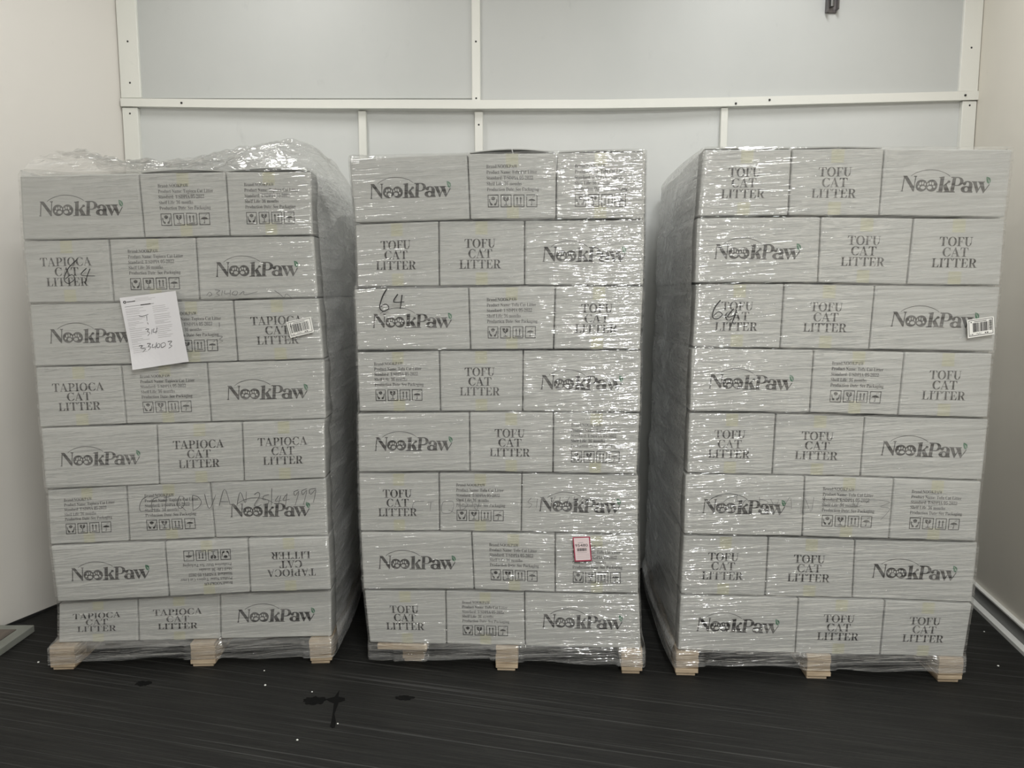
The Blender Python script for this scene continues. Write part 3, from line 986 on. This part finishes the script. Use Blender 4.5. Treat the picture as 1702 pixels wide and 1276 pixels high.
BLOCKS = {'L': [(.0, .098), (.548, .648), (1.02, 1.112)], 'M': [(.12, .21), (.505, .595), (1.0, 1.088)], 'R': [(.0, .092), (.505, .60), (1.005, 1.10)]}
SETBACK = {'L': (0, 0, 0), 'M': (.06, 0, 0), 'R': (0, 0, 0)}


def make_pallet(k, label):
    x, y, a = FRAMES[k]
    root = empty('wooden_pallet', (x, y, 0), a)
    tag(root, label, 'pallet', 'wooden pallets under the wrapped stacks')
    wd = 1.108 if k == 'L' else 1.09 if k == 'M' else 1.10
    x0 = -0.0 if k != 'M' else 0.03
    D = 1.02
    for yy in (0.108, 0.235, 0.37, 0.505, 0.64, 0.775, D - .095):
        m = MB()
        m.box((x0, yy, .084), (wd, yy + .095, .101), 'wood', .002)
        m.build('deck_board', root)
    if k == 'M':
        m = MB()
        m.box((x0, .006, .078), (x0 + .20, .105, .101), 'wood', .002)
        m.build('deck_board', root)
    for (b0, b1), sb in zip(BLOCKS[k], SETBACK[k]):
        m = MB()
        m.box((b0 + .004, .108, .069), (b1 - .004, D - .004, .084), 'wood', .002)
        m.build('stringer_board', root)
        m = MB()
        m.box((b0 + .006, sb + .010, 0), (b1 - .012, D - .01, .015), 'wood', .002)
        m.build('bottom_board', root)
        for yy in (sb, .46, D - .10):
            m = MB()
            zc = .015
            front = yy == sb and sb < .01
            for i in range(5 if front else 3):   # laminated offcuts
                z1 = min(zc + .0178, .101 if front else .069)
                m.box((b0 + random.uniform(0, .004), yy + random.uniform(0, .004), zc), (b1 - random.uniform(0, .004), yy + .10, z1), 'wood', .0015)
                zc += .018
            m.build('block', root)
    return root


# ------------------------------------------------------------------ stretch film


def smoothnoise(seed, fz, fx, n=14):
    rs = np.random.RandomState(seed)
    kz = rs.uniform(*fz, n)
    kx = rs.uniform(-fx, fx, n)
    ph = rs.uniform(0, 6.28, n)
    return lambda s, z: sum(np.sin(kz[i] * z + kx[i] * s + ph[i] + 1.2 * np.sin(kx[(i + 3) % n] * .7 * s + ph[(i + 5) % n])) for i in range(n)) / math.sqrt(n)


def outline(k):
    """left and right edge of the stack and its front depth against height"""
    zs, xl, xr, yf = [], [], [], []
    for row in ROWS[k][::-1]:
        l, r = row[0], row[2]
        zb, zt = min(l[5][1], r[4][1]), min(l[2][1], r[3][1])
        d = min(c[1] for c in row) - .004
        for t in (0.06, 0.94):
            zs.append(zb + (zt - zb) * t)
            xl.append(l[5][0] + (l[2][0] - l[5][0]) * t)
            xr.append(r[4][0] + (r[3][0] - r[4][0]) * t)
            yf.append(d)
    return [np.array(v) for v in (zs, xl, xr, yf)]


def make_wrap(k, label, seed, zlow):
    zs, xl, xr, yf = outline(k)
    Z = []
    n = 230
    top = max(row[j][1] for row in ROWS[k][:1] for c in row for row in [c] for j in (2, 3)) if False else max(max(c[2][1], c[3][1]) for c in ROWS[k][0])
    for i in range(n):
        Z.append(zlow + (top - zlow) * i / (n - 1))
    D = 1.045
    NF, NS, NB = 150, 46, 30
    fr = smoothnoise(seed, (70, 330), 7)
    fr2 = smoothnoise(seed + 1, (12, 40), 6)
    sd = smoothnoise(seed + 2, (10, 45), 12)
    am = smoothnoise(seed + 3, (4, 14), 9)
    tl, tr = ROWS[k][0][0][2], ROWS[k][0][2][3]
    vs, fs, ms = [], [], []
    ring_n = 0
    levels = [(z, 0.0) for z in Z] + [(top + .006, .012), (top + .010, .05), (top + .008, .14)]
    BL = BLOCKS[k]
    for li, (z, inw) in enumerate(levels):
        zz = min(max(z, zs[0]), zs[-1])
        l, r, y0 = np.interp(zz, zs, xl), np.interp(zz, zs, xr), np.interp(zz, zs, yf)
        if z < .125:      # spreads to the pallet edges
            t = min(1, (.125 - z) / .03)
            l = l * (1 - t) + (min(l, BL[0][0] - .004)) * t
            r = r * (1 - t) + (max(r, BL[2][1] + .004)) * t
            y0 = y0 * (1 - t) + (-.004) * t
        l += inw - .006
        r += -inw + .006
        y0 += inw - .006
        back = D - inw
        pts = []
        for i in range(NF):
            u = i / (NF - 1)
            # rounded corners
            e = min(u, 1 - u) * (r - l)
            cr = 0.016
            rc = cr - math.sqrt(max(cr * cr - max(0, cr - e) ** 2, 0)) if e < cr else 0
            x = l + (r - l) * u
            amp = .0010 + .0010 * max(-.6, min(1.5, am(x, z)))
            dy = amp * fr(x, z) + .0010 * fr2(x, z)
            zl = z
            if li >= n - 60:        # the top edge follows the lean of the top row
                t = (min(li, n - 1) - (n - 60)) / 59
                zl = z + t * ((tl[1] + (tr[1] - tl[1]) * u) - top + .004)
            if li < 14:             # lower hem: sags and is gathered up
                dz = .006 * math.sin(7 * x + seed) + .003 * math.sin(23 * x + seed)
                zl = z + dz * (1 - li / 14)
                gapx = all(not (b0 - .02 < x < b1 + .02) for b0, b1 in BL)
                dy += (.012 if gapx else 0) * (1 - li / 14)
            pts.append((x, y0 + rc + dy - .001, zl))
        for i in range(1, NS):
            s = i / NS
            y = y0 + .016 + (back - y0 - .016) * s
            bul = .020 * math.sin(math.pi * s) ** .7 + .0025 * sd(y, z)
            bul = max(bul, .002)
            pts.append((r + (bul if k == 'L' else bul * .4), y, z))
        for i in range(1, NB):
            u = 1 - i / NB
            pts.append((l + (r - l) * u, back + .004 * fr2(u, z), z))
        for i in range(1, NS):
            s = 1 - i / NS
            y = y0 + .016 + (back - y0 - .016) * s
            bul = .020 * math.sin(math.pi * s) ** .7 + .0025 * sd(y + 3, z)
            bul = max(bul, .002)
            pts.append((l - (bul if k == 'R' else bul * .4), y, z))
        ring_n = len(pts)
        vs += pts
    for li in range(len(levels) - 1):
        for i in range(ring_n):
            j = (i + 1) % ring_n
            a, b = li * ring_n, (li + 1) * ring_n
            fs.append((a + i, a + j, b + j, b + i))
            front = i < NF + 1 or i >= ring_n - 1
            ms.append(2 if front and levels[li][0] < .112 else 0 if front or li >= n - 1 else 1)
    me = bpy.data.meshes.new('stretch_wrap')
    me.from_pydata(vs, [], fs)
    me.materials.append(MAT['film'])
    me.materials.append(MAT['film_side'])
    me.materials.append(MAT['film_hem'])
    me.polygons.foreach_set('material_index', ms)
    me.polygons.foreach_set('use_smooth', [True] * len(fs))
    me.update()
    o = bpy.data.objects.new('stretch_wrap', me)
    COL.objects.link(o)
    x, y, a = FRAMES[k]
    o.location = (x, y, 0)
    o.rotation_euler = (0, 0, a)
    tag(o, label, 'stretch wrap', 'stretch wraps round the three stacks')
    return o


def pen(parent, name, strokes, wd, mat, depth, label):
    m = MB()
    for st in strokes:
        for q in ribbon(st, wd):
            m.add([(p[0], depth, p[1]) for p in q], [(0, 1, 2, 3)], mat)
    o = m.build(name, parent)
    o['label'] = label
    return o


def make_loose_film(parent):
    prof = [(-2.03, 1.955), (-1.96, 2.045), (-1.918, 2.09), (-1.824, 2.095), (-1.732, 2.07), (-1.628, 2.04), (-1.547, 2.062), (-1.468, 2.045), (-1.361, 2.055), (-1.227, 2.088), (-1.092, 2.121), (-1.012, 2.139), (-0.932, 2.142), (-0.866, 2.126), (-0.801, 2.075), (-0.737, 1.978), (-0.690, 1.80)]
    px = np.array([p[0] for p in prof])
    pz = np.array([p[1] for p in prof])
    nz = smoothnoise(91, (14, 60), 60)
    nz2 = smoothnoise(92, (60, 160), 150)
    x0, y0, a = FRAMES['L']
    inv = local_frame('L').inverted()
    nx, ny = 130, 90
    vs, fs = [], []
    for j in range(ny + 1):
        v = j / ny
        y = 3.07 + 0.82 * v
        bump_ = math.sin(math.pi * min(1, max(0, v))) ** .6
        for i in range(nx + 1):
            x = -1.90 + (1.90 - .700) * i / nx
            zp = float(np.interp(x * 3.5 / 3.5, px, pz))
            base = 1.965 if x < -.78 else 1.965 - (x + .78) * 2.6
            z = base + (zp - base) * bump_ * (1 if x < -.74 else .9)
            z += (.010 * nz(x, y) + .004 * nz2(x, y)) * (0.25 + .75 * bump_)
            p = inv @ Vector((x, y, max(z, 1.968 if x < -.76 else z)))
            vs.append(tuple(p))
    for j in range(ny):
        for i in range(nx):
            q = j * (nx + 1) + i
            fs.append((q, q + 1, q + nx + 2, q + nx + 1))
    m = MB()
    m.add(vs, fs, 'film_loose')
    o = m.build('loose_film', parent, True)
    o['label'] = 'crumpled loose film heaped on top'
    return o


# ------------------------------------------------------------------ room

BY = 4.06
XL, XR = -1.985, 2.362     # room corners at the back wall
HC = 3.55


def struct(o):
    o['kind'] = 'structure'
    return o


LW = [(XL, BY), (-2.43, 2.95), (-2.43, -2.6)]
RW = [(XR, BY), (2.262, 3.55), (2.15, 2.9), (2.15, -2.6)]


def wall_strip(name, pts, mat, out):
    m = MB()
    T = .10
    for i, ((ax, ay), (bx, by)) in enumerate(zip(pts, pts[1:])):
        vs = [(ax, ay, 0), (bx, by, 0), (bx, by, HC), (ax, ay, HC), (ax + out * T, ay, 0), (bx + out * T, by, 0), (bx + out * T, by, HC), (ax + out * T, ay, HC)]
        m.add(vs, [(0, 1, 2, 3), (5, 4, 7, 6), (3, 2, 6, 7), (0, 4, 5, 1), (0, 3, 7, 4), (1, 5, 6, 2)], mat)
    return struct(m.build(name))


def make_room():
    m = MB()
    m.box((-3, -2.8, -.08), (3, 4.4, 0), 'floor')
    struct(m.build('floor'))
    m = MB()
    m.box((-3, -2.8, HC), (3, 4.4, HC + .08), 'ceiling')
    struct(m.build('ceiling'))
    wall_strip('wall_left', LW, 'wall_side', -1)
    wall_strip('wall_right', RW, 'wall_right', 1)
    m = MB()
    m.box((-2.9, -2.72, 0), (2.9, -2.6, HC), 'wall_side')
    struct(m.build('wall_front'))
    m = MB()
    m.box((XL - .3, BY + .012, 0), (XR + .3, BY + .12, HC), 'wall_low')
    # upper sheets stand proud of the lower ones
    m.box((XL + .02, BY, 2.478), (-.186, BY + .013, HC), 'wall_back', .001)
    m.box((-.176, BY, 2.470), (XR - .02, BY + .013, HC), 'wall_back', .001)
    struct(m.build('wall_back'))
    # the bowed rail between upper and lower sheets
    rail = [(XL + .005, 2.473, 2.434, .024), (-1.45, 2.466, 2.426, .030), (-1.0, 2.461, 2.420, .042), (-.55, 2.459, 2.417, .052), (-.19, 2.457, 2.415, .055), (.45, 2.459, 2.417, .055), (.75, 2.466, 2.423, .048), (1.08, 2.475, 2.432, .032), (1.7, 2.492, 2.449, .026), (XR - .004, 2.509, 2.466, .024)]
    m = MB()
    vs, fs = [], []
    for x, zt, zb, dp in rail:
        vs += [(x, BY - dp, zb), (x, BY - dp, zt), (x, BY + .02, zt), (x, BY + .02, zb)]
    for i in range(len(rail) - 1):
        a, b = 4 * i, 4 * i + 4
        fs += [(a, b, b + 1, a + 1), (a + 1, b + 1, b + 2, a + 2), (a + 3, a, a, b, b + 3)[:1] + (a, b, b + 3)]
    fs += [(0, 1, 2, 3), (4 * len(rail) - 4, 4 * len(rail) - 1, 4 * len(rail) - 2, 4 * len(rail) - 3)]
    m.add(vs, fs, 'trim')
    # joints and screw heads on the rail
    for x, z, dp in ((-1.67, 2.449, .029), (1.13, 2.445, .0335), (1.30, 2.463, .032), (2.29, 2.487, .0265)):
        m.box((x - .005, BY - dp - .003, z - .005), (x + .005, BY - dp + .01, z + .005), 'black', .002)
    struct(m.build('trim_1'))

    def strip(n, x0, x1, z0, z1, dp, screws=()):
        m = MB()
        m.box((x0, BY - dp, z0), (x1, BY + .014, z1), 'trim', .003)
        for z in screws:
            xm = (x0 + x1) / 2
            m.box((xm - .0045, BY - dp - .002, z - .0045), (xm + .0045, BY - dp + .004, z + .0045), 'black', .002)
        struct(m.build('trim_%d' % n))
    strip(2, XL + .006, XL + .085, .0, 2.430, .016, (2.40,))
    strip(3, XL + .004, XL + .105, 2.476, HC, .016, (2.55, 2.75))
    strip(4, -.782, -.742, .0, 2.414, .014)
    strip(5, -.190, -.148, .0, 2.410, .016, (2.345,))
    strip(6, -.203, -.160, 2.462, HC, .014, (2.475, 2.75))
    strip(7, 1.062, 1.098, .0, 2.430, .014)
    strip(8, XR - .078, XR - .005, .0, 2.462, .016, (2.44,))
    strip(9, XR - .100, XR - .004, 2.508, HC, .016, (2.72,))
    # skirting along the right wall: dark metal strip, edges coloured bright for reflected lamplight
    m = MB()
    pts = [RW[0], RW[1], RW[2], RW[3]]
    for (ax, ay), (bx, by) in zip(pts, pts[1:]):
        for t0, t1, z0, z1, mat in ((.050, 0, .0, .016, 'edge'), (.018, 0, .016, .080, 'metal_trim'), (.022, 0, .080, .0865, 'edge')):
            vs = [(ax - t0, ay, z0), (bx - t0, by, z0), (bx - t0, by, z1), (ax - t0, ay, z1), (ax + .01, ay, z0), (bx + .01, by, z0), (bx + .01, by, z1), (ax + .01, ay, z1)]
            m.add(vs, [(0, 3, 2, 1), (5, 6, 7, 4), (3, 7, 6, 2), (0, 1, 5, 4), (0, 4, 7, 3), (1, 2, 6, 5)], mat)
    struct(m.build('baseboard_right'))
    # thin dark foot of the left wall
    m = MB()
    (ax, ay), (bx, by) = LW[0], LW[1]
    vs = [(ax + .006, ay, 0), (bx + .006, by, 0), (bx + .006, by, .012), (ax + .006, ay, .012), (ax - .01, ay, 0), (bx - .01, by, 0), (bx - .01, by, .012), (ax - .01, ay, .012)]
    m.add(vs, [(0, 1, 2, 3), (5, 4, 7, 6), (3, 2, 6, 7), (0, 4, 5, 1), (0, 3, 7, 4), (1, 5, 6, 2)], 'black')
    struct(m.build('baseboard_left'))


def make_small_things():
    # steel bracket on the upper back wall
    b = empty('steel_bracket', (1.597, BY, 2.90))
    tag(b, 'dark steel bracket hanging high on the white back wall', 'bracket')
    m = MB()
    m.box((-.027, -.010, -.012), (.029, 0, .34), 'steel', .002)
    m.build('back_plate', b)
    m = MB()
    m.box((-.028, -.042, -.014), (-.020, -.009, .34), 'steel', .002)
    m.box((.021, -.042, -.004), (.029, -.009, .34), 'steel', .002)
    m.build('side_flange', b)
    m = MB()
    n = 14
    vs = [(.011 * math.cos(2 * math.pi * i / n) - .003, -.026 + .011 * math.sin(2 * math.pi * i / n), z) for z in (.012, .34) for i in range(n)]
    fs = [(i, (i + 1) % n, n + (i + 1) % n, n + i) for i in range(n)] + [tuple(range(n))[::-1], tuple(range(n, 2 * n))]
    m.add(vs, fs, 'metal_trim')
    m.build('pull_rod', b)

    # threshold board by the left wall
    p = empty('floor_board', (-2.235, 3.0, 0))
    tag(p, 'low worn white board on the floor by the left wall', 'board')
    m = MB()
    m.box((-.14, -.6, 0), (.11, .275, .030), 'board', .002)
    m.build('base_board', p)
    m = MB()
    m.box((-.125, -.55, .030), (.062, .225, .0335), 'board_worn', .001)
    t = m.build('worn_top', p)
    t['label'] = 'brown worn patch'

    # dark wet spots and crumbs on the floor
    def blob(pts, name, label):
        m = MB()
        top = [(x, y, .0012) for x, y in pts]
        bot = [(x, y, .0001) for x, y in pts]
        n = len(pts)
        m.add(top + bot, [tuple(range(n)), tuple(range(2 * n - 1, n - 1, -1))] + [(i, n + i, n + (i + 1) % n, (i + 1) % n) for i in range(n)], 'stain')
        o = m.build(name)
        tag(o, label, 'stain', 'wet stains on the floor')
        return o

    def wob(cx, cy, rx, ry, sd_, n=26):
        rs = random.Random(sd_)
        r = [1 + rs.uniform(-.22, .22) for _ in range(n)]
        return [(cx + rx * r[i] * math.cos(2 * math.pi * i / n), cy + ry * r[i] * math.sin(2 * math.pi * i / n)) for i in range(n)]
    blob(wob(-.728, 2.690, .042, .028, 3), 'floor_stain', 'dark wet blot beside the long drip mark on the floor')
    blob([(-.690, 2.700), (-.662, 2.716), (-.655, 2.765), (-.648, 2.716), (-.622, 2.708), (-.618, 2.690), (-.638, 2.676), (-.636, 2.60), (-.618, 2.545), (-.615, 2.515), (-.623, 2.508), (-.633, 2.52), (-.637, 2.56), (-.646, 2.62), (-.655, 2.672), (-.675, 2.684)], 'floor_stain', 'long dark drip mark on the floor before the tapioca stack')
    blob(wob(-1.424, 2.815, .030, .018, 5), 'floor_stain', 'small dark blot in front of the tapioca pallet')
    blob(wob(-.40, 2.71, .034, .016, 6), 'floor_stain', 'faint dark blot in front of the middle stack')
    spots = [(-1.932, 2.985, 'white crumb on the floor left of the tapioca pallet'), (-.988, 2.915, 'white crumb near the right foot of the tapioca pallet'), (-.948, 2.80, 'white crumb farther in front of the tapioca pallet'),
             (-.755, 2.751, 'white crumb above the dark wet blot'), (-.610, 2.535, 'white crumb beside the end of the drip mark'), (-.724, 2.436, 'white crumb on the floor nearest the camera'),
             (1.964, 2.954, 'white crumb on the floor right of the rightmost pallet'), (2.10, 3.27, 'white crumb by the right wall skirting')]
    for i, (x, y, lab) in enumerate(spots):
        m = MB()
        rs = random.Random(i)
        s = rs.uniform(.0028, .0045)
        vs = []
        for z, rr in ((0.0, .6), (.35, 1.0), (.8, .8), (1.1, .3)):
            for q in range(7):
                an = 2 * math.pi * q / 7
                r_ = s * rr * rs.uniform(.8, 1.2)
                vs.append((x + r_ * math.cos(an), y + r_ * math.sin(an), z * s + .0002))
        fs = [(7 * a + q, 7 * a + (q + 1) % 7, 7 * a + 7 + (q + 1) % 7, 7 * a + 7 + q) for a in range(3) for q in range(7)] + [tuple(range(6, -1, -1)), tuple(range(21, 28))]
        m.add(vs, fs, 'crumb')
        tag(m.build('litter_crumb', loc=(x, y, 0)), lab, 'crumb', 'white crumbs on the floor')


# ------------------------------------------------------------------ paper, labels


def flat(k, quad, depth, name, label, cat, mat, curl=None, n=14):
    """thin sheet over a quad (tl, tr, br, bl) in pallet coordinates; returns the object and its mapping"""
    tl, tr, br, bl = [np.array(p) for p in quad]

    def fx(u, v, off=0.0):      # u to the right, v downward
        p = tl * (1 - u) * (1 - v) + tr * u * (1 - v) + br * u * v + bl * (1 - u) * v
        c = curl(u, v) if curl else 0.0
        return (p[0], depth - c - off, p[1])
    m = MB()
    vs, fs = [], []
    for lay in (0.0, -.0004):
        for j in range(n + 1):
            for i in range(n + 1):
                vs.append(fx(i / n, j / n, lay))
    o2 = (n + 1) ** 2
    for j in range(n):
        for i in range(n):
            q = j * (n + 1) + i
            fs.append((q, q + n + 1, q + n + 2, q + 1))
            fs.append((o2 + q, o2 + q + 1, o2 + q + n + 2, o2 + q + n + 1))
    rim = [i for i in range(n + 1)] + [(n + 1) * j + n for j in range(1, n + 1)] + [(n + 1) * n + i for i in range(n - 1, -1, -1)] + [(n + 1) * j for j in range(n - 1, 0, -1)]
    for a, b in zip(rim, rim[1:] + rim[:1]):
        fs.append((a, b, o2 + b, o2 + a))
    m.add(vs, fs, mat)
    o = (m, fx)
    return o


def finish(m, k, name, label, cat, smooth=False):
    o = m.build(name)
    x, y, a = FRAMES[k]
    o.location = (x, y, 0)
    o.rotation_euler = (0, 0, a)
    tag(o, label, cat)
    return o


def on(m, fx, ps, mat, off=.0006):
    for p in ps:
        m.add([fx(u, v, off) for u, v in p], [tuple(range(len(p)))], mat)


def on_text(m, fx, s, x0, x1, y0, y1, mat, off=.0006):
    """sans text between x0..x1, cap top y0, baseline y1"""
    v, f, wd = text_mesh(s, False)
    m.add([fx(x0 + p[0] / wd * (x1 - x0), y1 - p[1] * (y1 - y0), off) for p in v], f, mat)


def bars(m, fx, x0, x1, y0, y1, seed, mat, horiz=False, off=.0006):
    rs = random.Random(seed)
    t = 0.0
    while t < 1:
        w_ = rs.choice((.012, .02, .035, .05))
        a, b = t, min(1, t + w_)
        if horiz:
            on(m, fx, [[(x0, y0 + (y1 - y0) * a), (x1, y0 + (y1 - y0) * a), (x1, y0 + (y1 - y0) * b), (x0, y0 + (y1 - y0) * b)]], mat, off)
        else:
            on(m, fx, [[(x0 + (x1 - x0) * a, y0), (x0 + (x1 - x0) * b, y0), (x0 + (x1 - x0) * b, y1), (x0 + (x1 - x0) * a, y1)]], mat, off)
        t = b + rs.choice((.012, .02, .03))


def make_papers():
    # delivery note with handwriting
    curl = lambda u, v: .004 + .010 * max(0, v - .72) * max(0, .5 - u) * 8 + .004 * math.sin(3.1 * v) * u + .005 * max(0, u - .8) * 3
    m, fx = flat('L', NOTE, -.014, 'n', '', '', 'paper', curl)
    R = lambda x0, y0, x1, y1, sl=0.0: [(x0, y0), (x1, y0 + sl), (x1, y1 + sl), (x0, y1)]
    on(m, fx, ring(.075, .067, .028, .020, .012, .009, 0, 360, 18), 'ink')
    rs = random.Random(3)
    for i in range(7):
        on(m, fx, [R(.115 + .021 * i, .060 + .004 * rs.random(), .131 + .021 * i, .076)], 'ink')
    for x0, y, x1 in ((.26, .035, .50), (.26, .052, .62), (.26, .070, .55)):
        on(m, fx, [R(x0, y, x1, y + .0035)], 'grey_print')
    on(m, fx, [R(.06, .130, .58, .134), R(.34, .125, .52, .138)], 'ink')
    y = .165
    while y < .80:
        x1 = .06 + rs.uniform(.10, .36)
        on(m, fx, [R(.06, y, x1, y + .0045)], 'grey_print')
        y += rs.choice((.020, .026, .032))
    for y0, y1 in ((.17, .25), (.29, .36), (.375, .42), (.45, .62)):
        y = y0
        while y < y1:
            on(m, fx, [R(.54, y, .54 + rs.uniform(.14, .30), y + .0045)], 'grey_print')
            y += .018 if y0 > .37 and y0 < .4 else .026
    o = finish(m, 'L', 'delivery_note', 'white delivery note with handwritten 334003 stuck on the tapioca stack', 'paper')
    h = MB()
    for st in NOTE_HAND:
        for q in ribbon(st, .009):
            h.add([fx(u, v, .0011) for u, v in q], [(0, 1, 2, 3)], 'marker')
    hw = h.build('handwriting', o)
    hw['label'] = 'black handwritten numbers'

    # two barcode stickers
    for k, quad, lab, mir, sd_ in (('L', BARCODE_A, 'white barcode sticker on the tapioca stack beside its right corner', False, 11), ('R', BARCODE_B, 'white barcode sticker covering a logo on the rightmost stack', True, 12)):
        m, fx = flat(k, quad, -.013, 'b', '', '', 'sticker', None, 4)
        a, b, t = .045, .955, .018
        c, d, s = .055, .925, .030
        on(m, fx, [rect(a, c, b, c + s), rect(a, d - s, b, d), rect(a, c, a + t, d), rect(b - t, c, b, d)], 'ink')
        on(m, fx, [rect(.12, .14, .16, .20), rect(.25, .145, .72, .175)], 'ink')
        if mir:
            bars(m, fx, .20, .78, .22, .72, sd_, 'ink')
            bars(m, fx, .81, .92, .16, .72, sd_ + 5, 'ink', True)
        else:
            bars(m, fx, .20, .86, .22, .74, sd_, 'ink')
            bars(m, fx, .10, .17, .22, .74, sd_ + 5, 'ink', True)
        on(m, fx, ribbon([(.32, .84), (.36, .80), (.40, .86), (.44, .80), (.47, .85), (.52, .81)], .018), 'ink')
        on(m, fx, [rect(.10, .82, .12, .86), rect(.15, .82, .20, .86), rect(.64, .80, .69, .86), rect(.71, .80, .77, .86)], 'ink')
        finish(m, k, 'barcode_sticker', lab, 'sticker')['group'] = 'barcode stickers on the wraps'

    # red-edged tag
    m, fx = flat('M', TAG, -.013, 't', '', '', 'pink', None, 6)
    on(m, fx, [rect(0, 0, 1, .035), rect(0, .955, 1, 1), rect(0, .035, .055, .955), rect(.935, .035, 1, .955)], 'red', .0005)
    on_text(m, fx, '95480', .10, .83, .285, .40, 'ink')
    on(m, fx, [rect(.27, .225, .58, .245)], 'grey_print')
    bars(m, fx, .20, .76, .46, .58, 21, 'ink')
    on(m, fx, [rect(.20, .63, .76, .645), rect(.15, .70, .86, .708), rect(.15, .78, .86, .788), rect(.15, .86, .86, .868)], 'grey_print')
    finish(m, 'M', 'shipping_tag', 'small white tag 95480 with crimson border low on the middle stack', 'tag')


# ------------------------------------------------------------------ build everything

make_room()
make_pallet('L', 'pale wooden pallet carrying the tapioca stack')
make_pallet('M', 'pale wooden pallet carrying the middle tofu stack')
make_pallet('R', 'pale wooden pallet carrying the stack beside the right wall')
for key in 'LMR':
    make_cartons(key)
wl = make_wrap('L', 'clear stretch wrap round the tapioca stack, loose film heaped on top', 11, .038)
wm = make_wrap('M', 'clear shiny stretch wrap round the middle stack with red-edged tag', 23, .044)
wr = make_wrap('R', 'clear stretch wrap round the stack beside the right wall', 37, .046)
make_loose_film(wl)
PD = -.0125
pen(wl, 'marker_lettering', SIXTYFOUR_L, .0036, 'marker', PD, 'black marker number 64')
pen(wl, 'marker_lettering', CODE_L, .0030, 'marker_grey', PD, 'thin code ending 25144999')
pen(wl, 'marker_lettering', SCRAWL_L + SCRAWL_LB, .0022, 'marker_grey', PD, 'faint pen scrawl')
pen(wm, 'marker_lettering', SIXTYFOUR_M, .0048, 'marker', PD, 'black marker number 64')
pen(wm, 'marker_lettering', CODE_M, .0018, 'marker_grey', PD, 'faint thin code')
pen(wr, 'marker_lettering', SIXTYFOUR_R, .0045, 'marker', PD, 'black marker number 64')
pen(wr, 'marker_lettering', CODE_R, .0018, 'marker_grey', PD, 'faint thin code')
make_papers()
make_small_things()
